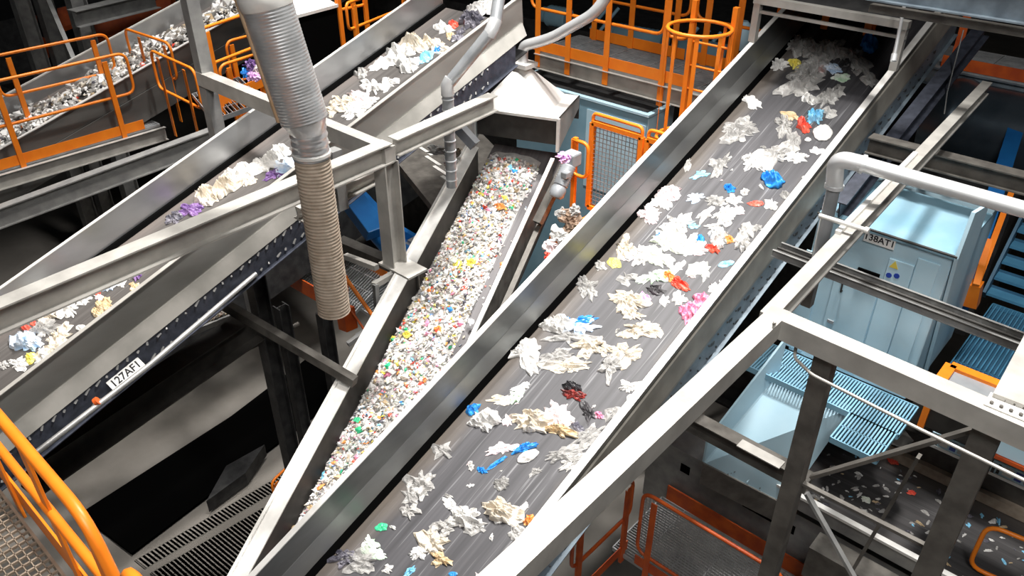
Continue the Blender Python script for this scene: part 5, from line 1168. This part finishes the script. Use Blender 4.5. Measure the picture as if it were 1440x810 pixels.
lowp('plastic_scrap', 'yellow scrap at the far left of the level dark belt', 1188, 620, 16, 12, 0, 'bag', 'yellow')
lowp('plastic_scrap', 'pinkish red scrap under the brace on the level dark belt', 1256, 650, 18, 8, 0, 'bag', 'red')
lowp('plastic_scrap', 'small red cap in the middle of the level dark belt', 1282, 693, 12, 9, 0, 'bag', 'red')
lowp('plastic_scrap', 'pale green scrap on the level dark belt', 1218, 703, 14, 9, 0, 'bag', 'palegreen')
def troughfn(rg):
    a = c_tr[0].lerp(c_tr[1], rg.random()); b = c_tr[3].lerp(c_tr[2], rg.random()); return a.lerp(b, rg.uniform(.1, .9))+Zv*.01, Zv, 1
c_tr = [D(255, 470, 8.5), D(330, 440, 8.8), D(310, 425, 9.2), D(250, 448, 8.9)]
TROUGH = True
# cloth pieces near the gear motor and the hopper
def blob(name, label, cat, P, rx, rz, col, seed):
    vs, fs = crumple(seed, .8, .9, 7, 24); m = MB(); m.add([P+RT*(x*rx)+UP*(y*rz)-FW*(z*rx*.5) for x, y, z in vs], fs); solo(name, m, 'f_'+col, label, cat)
blob('cloth', 'pink cloth hanging above the gear motor', 'cloth', D(792, 222, 8.45), .085, .06, 'lilac', 2.2)
for i, (x, y, r, col, lb) in enumerate(((352, 92, .10, 'purple', 'dark purple bag behind the upper corrugated duct'), (347, 103, .07, 'blue', 'blue bag behind the upper corrugated duct'), (357, 108, .09, 'lilac', 'lilac bag behind the upper corrugated duct'), (362, 96, .07, 'pinkwhite', 'pinkish bag touching the upper corrugated duct'))): blob('plastic_bag', lb, 'bag', D(x, y, 9.8), r, r, col, i*3.1+1)
for i, (x, y, r, col, lb) in enumerate(((800, 312, .13, 'brown', 'brown rag between the narrow and the widest conveyor'), (786, 330, .12, 'white', 'white bag between the narrow and the widest conveyor'), (775, 345, .08, 'pinkwhite', 'pinkish bag between the narrow and the widest conveyor'), (806, 324, .05, 'yellow', 'yellow ring scrap beside the brown rag'), (790, 300, .07, 'clear', 'clear film above the brown rag'), (772, 362, .06, 'red', 'red scrap low between the narrow and the widest conveyor'), (808, 298, .08, 'grey', 'grey panel scrap right of the clear film above the brown rag'))): blob('waste_piece', lb, 'waste', D(x, y, 8.3), r, r, col, i*2.3+3)
for i, (x, y, r, col, lb) in enumerate(((617, 212, .13, 'white', 'white scraps lump behind the thin duct, left'), (640, 214, .11, 'cream', 'cream scraps lump behind the thin duct, right'), (632, 228, .10, 'pinkwhite', 'pinkish lump below the ones behind the thin duct'))): blob('waste_piece', lb, 'waste', D(x, y, 10.1), r, r*.6, col, i*1.3+9)

def chips(name, label, cat, n, fn, cols, smin, smax, seed, bed=None):
    rg = random.Random(seed); vs = []; fs = []; mi = []; names = [c for c, _ in cols]; wts = [w for _, w in cols]
    for _ in range(n):
        P = fn(rg); s = rg.uniform(smin, smax)*(1.8 if rg.random() < .06 else 1)
        e1 = V3((rg.gauss(0, 1), rg.gauss(0, 1), rg.gauss(0, .5))).normalized(); e2 = e1.orthogonal().normalized(); e3 = e1.cross(e2); P = P+Zv*s*.3
        b = len(vs); f3 = rg.uniform(.15, .6); f2 = rg.uniform(.4, 1); k = rg.uniform(-.3, .3)
        vs += [P+e1*s, P+e2*s*f2+e3*s*k, P-e1*s*rg.uniform(.6, 1), P-e2*s*f2, P+e3*s*f3, P-e3*s*f3]
        ci = rg.choices(range(len(names)), wts)[0]
        for q in ((0, 1, 4), (1, 2, 4), (2, 3, 4), (3, 0, 4), (1, 0, 5), (2, 1, 5), (3, 2, 5), (0, 3, 5)): fs.append(tuple(b+i for i in q)); mi.append(ci)
    if bed:
        bv, bf, bi = bed; b = len(vs); vs += bv; fs += [tuple(b+i for i in f) for f in bf]; mi += [bi]*len(bf)
    org = sum(vs[::97], V3())/len(vs[::97]); me = bpy.data.meshes.new(name); me.from_pydata([v-org for v in vs], [], fs)
    for n_ in names: me.materials.append(MT[n_])
    me.polygons.foreach_set('material_index', mi); me.update(); o = bpy.data.objects.new(name, me); sc.collection.objects.link(o); o.location = org
    return tag(o, label, cat, None, 'stuff')
def farfn(rg):
    l = rg.uniform(1.2, 12.5); w_ = .30+.12*noise.noise(V3((l*1.3, 2, 0))); a = min(1.5, max(.06, rg.gauss(.72, w_))); hh = .16*math.exp(-((a-.72)/w_)**2/2)*(.9+.9*noise.noise(V3((a*2, l*1.6, 5))))
    return FAR.P(a, l, max(0, hh)*rg.uniform(.6, 1))
chips('waste_heap', 'long heap of white scraps on the farthest belt behind the left walkway', 'waste', 4200, farfn, [('f_bright', 16), ('f_cream', 4), ('f_grey', 1.5), ('f_red', .3), ('f_dark', .35), ('f_tan', .4)], .03, .075, 23)
def shfn(rg):
    l = rg.uniform(0, 7.5); w_ = .03+.03*abs(noise.noise(V3((l*2, 0, 0)))); return SH.P(.42+.05*noise.noise(V3((l*1.2, 4, 0)))+rg.gauss(0, w_), l, .01+rg.random()*.05)
chips('waste_line', 'thin line of white scraps lying along the unlit black conveyor', 'waste', 900, shfn, [('f_white', 5), ('f_grey', 5), ('f_clear', 2)], .015, .04, 24)
def trfn(rg):
    a = c_tr[0].lerp(c_tr[1], rg.random()); b = c_tr[3].lerp(c_tr[2], rg.random()); return a.lerp(b, rg.uniform(.05, .95))+Zv*.01
chips('waste_scraps', 'brown and white scraps filling the low tray under the marked conveyor', 'waste', 700, trfn, [('f_tan', 4), ('f_brown', 5), ('f_grey', 4), ('f_white', 2)], .012, .035, 26)
# flakes on the narrow conveyor (nobody could count them)
Wc = CAPS.W; cn = CAPS.n if CAPS.n.z > 0 else -CAPS.n
def caph(a, l):
    e = .74+.07*noise.noise(V3((l*1.5, 0, 3))); t_ = (a/Wc-.02)/(e-.02)
    if t_ < 0 or t_ > 1: return -1
    return .15*math.sin(math.pi*t_)**.6*(.8+.5*noise.noise(V3((a*5, l*3, 0))))
def capfn(rg):
    while True:
        l = rg.uniform(1.6, 8.6); a = rg.uniform(.01, Wc*.92); hh = caph(a, l)
        if hh < 0:
            if rg.random() > .05: continue
            hh = 0
        return CAPS.P(a, l, 0)+cn*(hh*rg.uniform(.75, 1.1))
bv = []; bf = []; nl, na = 160, 16
for i in range(nl+1):
    for j in range(na+1):
        l = 1.5+7.2*i/nl; a = Wc*(.02+.72*j/na); bv.append(CAPS.P(a, l, 0)+cn*(max(0, caph(a, l))*.78+.001))
for i in range(nl):
    for j in range(na): k = i*(na+1)+j; bf.append((k, k+1, k+na+2, k+na+1))
chips('plastic_flakes', 'loose bed of small mixed white and coloured plastic flakes on the narrow conveyor', 'flakes', 9500, capfn,
      [('f_bright', 40), ('f_cream', 13), ('f_grey', 2), ('f_pinkwhite', 8), ('f_bluewhite', 2), ('f_clear', 5), ('f_red', 2.0), ('f_orange', 2), ('f_yellow', 2.2), ('f_sky', .8), ('f_blue', .5), ('f_palegreen', 4), ('f_green', 1), ('f_tan', 2.5), ('f_dark', 2.5), ('f_pink', 1.5)], .015, .036, 77, (bv, bf, 2))
ITEMS_CAPS = """
662 370 16 12 10 bag yellow|bright yellow piece among the flakes, right of the upper middle
644 372 14 11 0 bag yellow|pale yellow piece among the flakes, left of the brighter one
616 462 12 9 0 bag orange|orange piece among the flakes at mid length
572 470 14 9 0 bag yellow|small yellow piece at the left of the flake bed
563 510 15 10 0 bag yellow|yellow piece low in the flake bed
572 485 26 9 5 sheet cream|long cream piece at the left of the flake bed
536 588 12 10 0 flat dark|dark ring piece near the lower flakes
502 590 12 8 0 flat green|lime green piece at the lower left flake edge
488 648 5 16 -10 flat green|upright green strip low on the narrow conveyor
510 622 14 8 0 flat sky|pale blue piece low on the narrow conveyor
702 290 18 9 0 bag orange|salmon piece among the upper flakes
650 405 16 6 0 flat red|red piece at the middle of the flake bed
436 714 10 9 0 bag tan|tan piece at the very foot of the narrow conveyor
662 452 9 10 0 sheet white|white square scrap on the bare right part of the narrow belt
"""
class Lift(Conv): pass
cb = Lift(0, 0, .3542, .357, .936, -.3743); cb.O = CAPS.O+Zv*.12; run(ITEMS_CAPS, cb, '', 'larger pieces among the flakes')
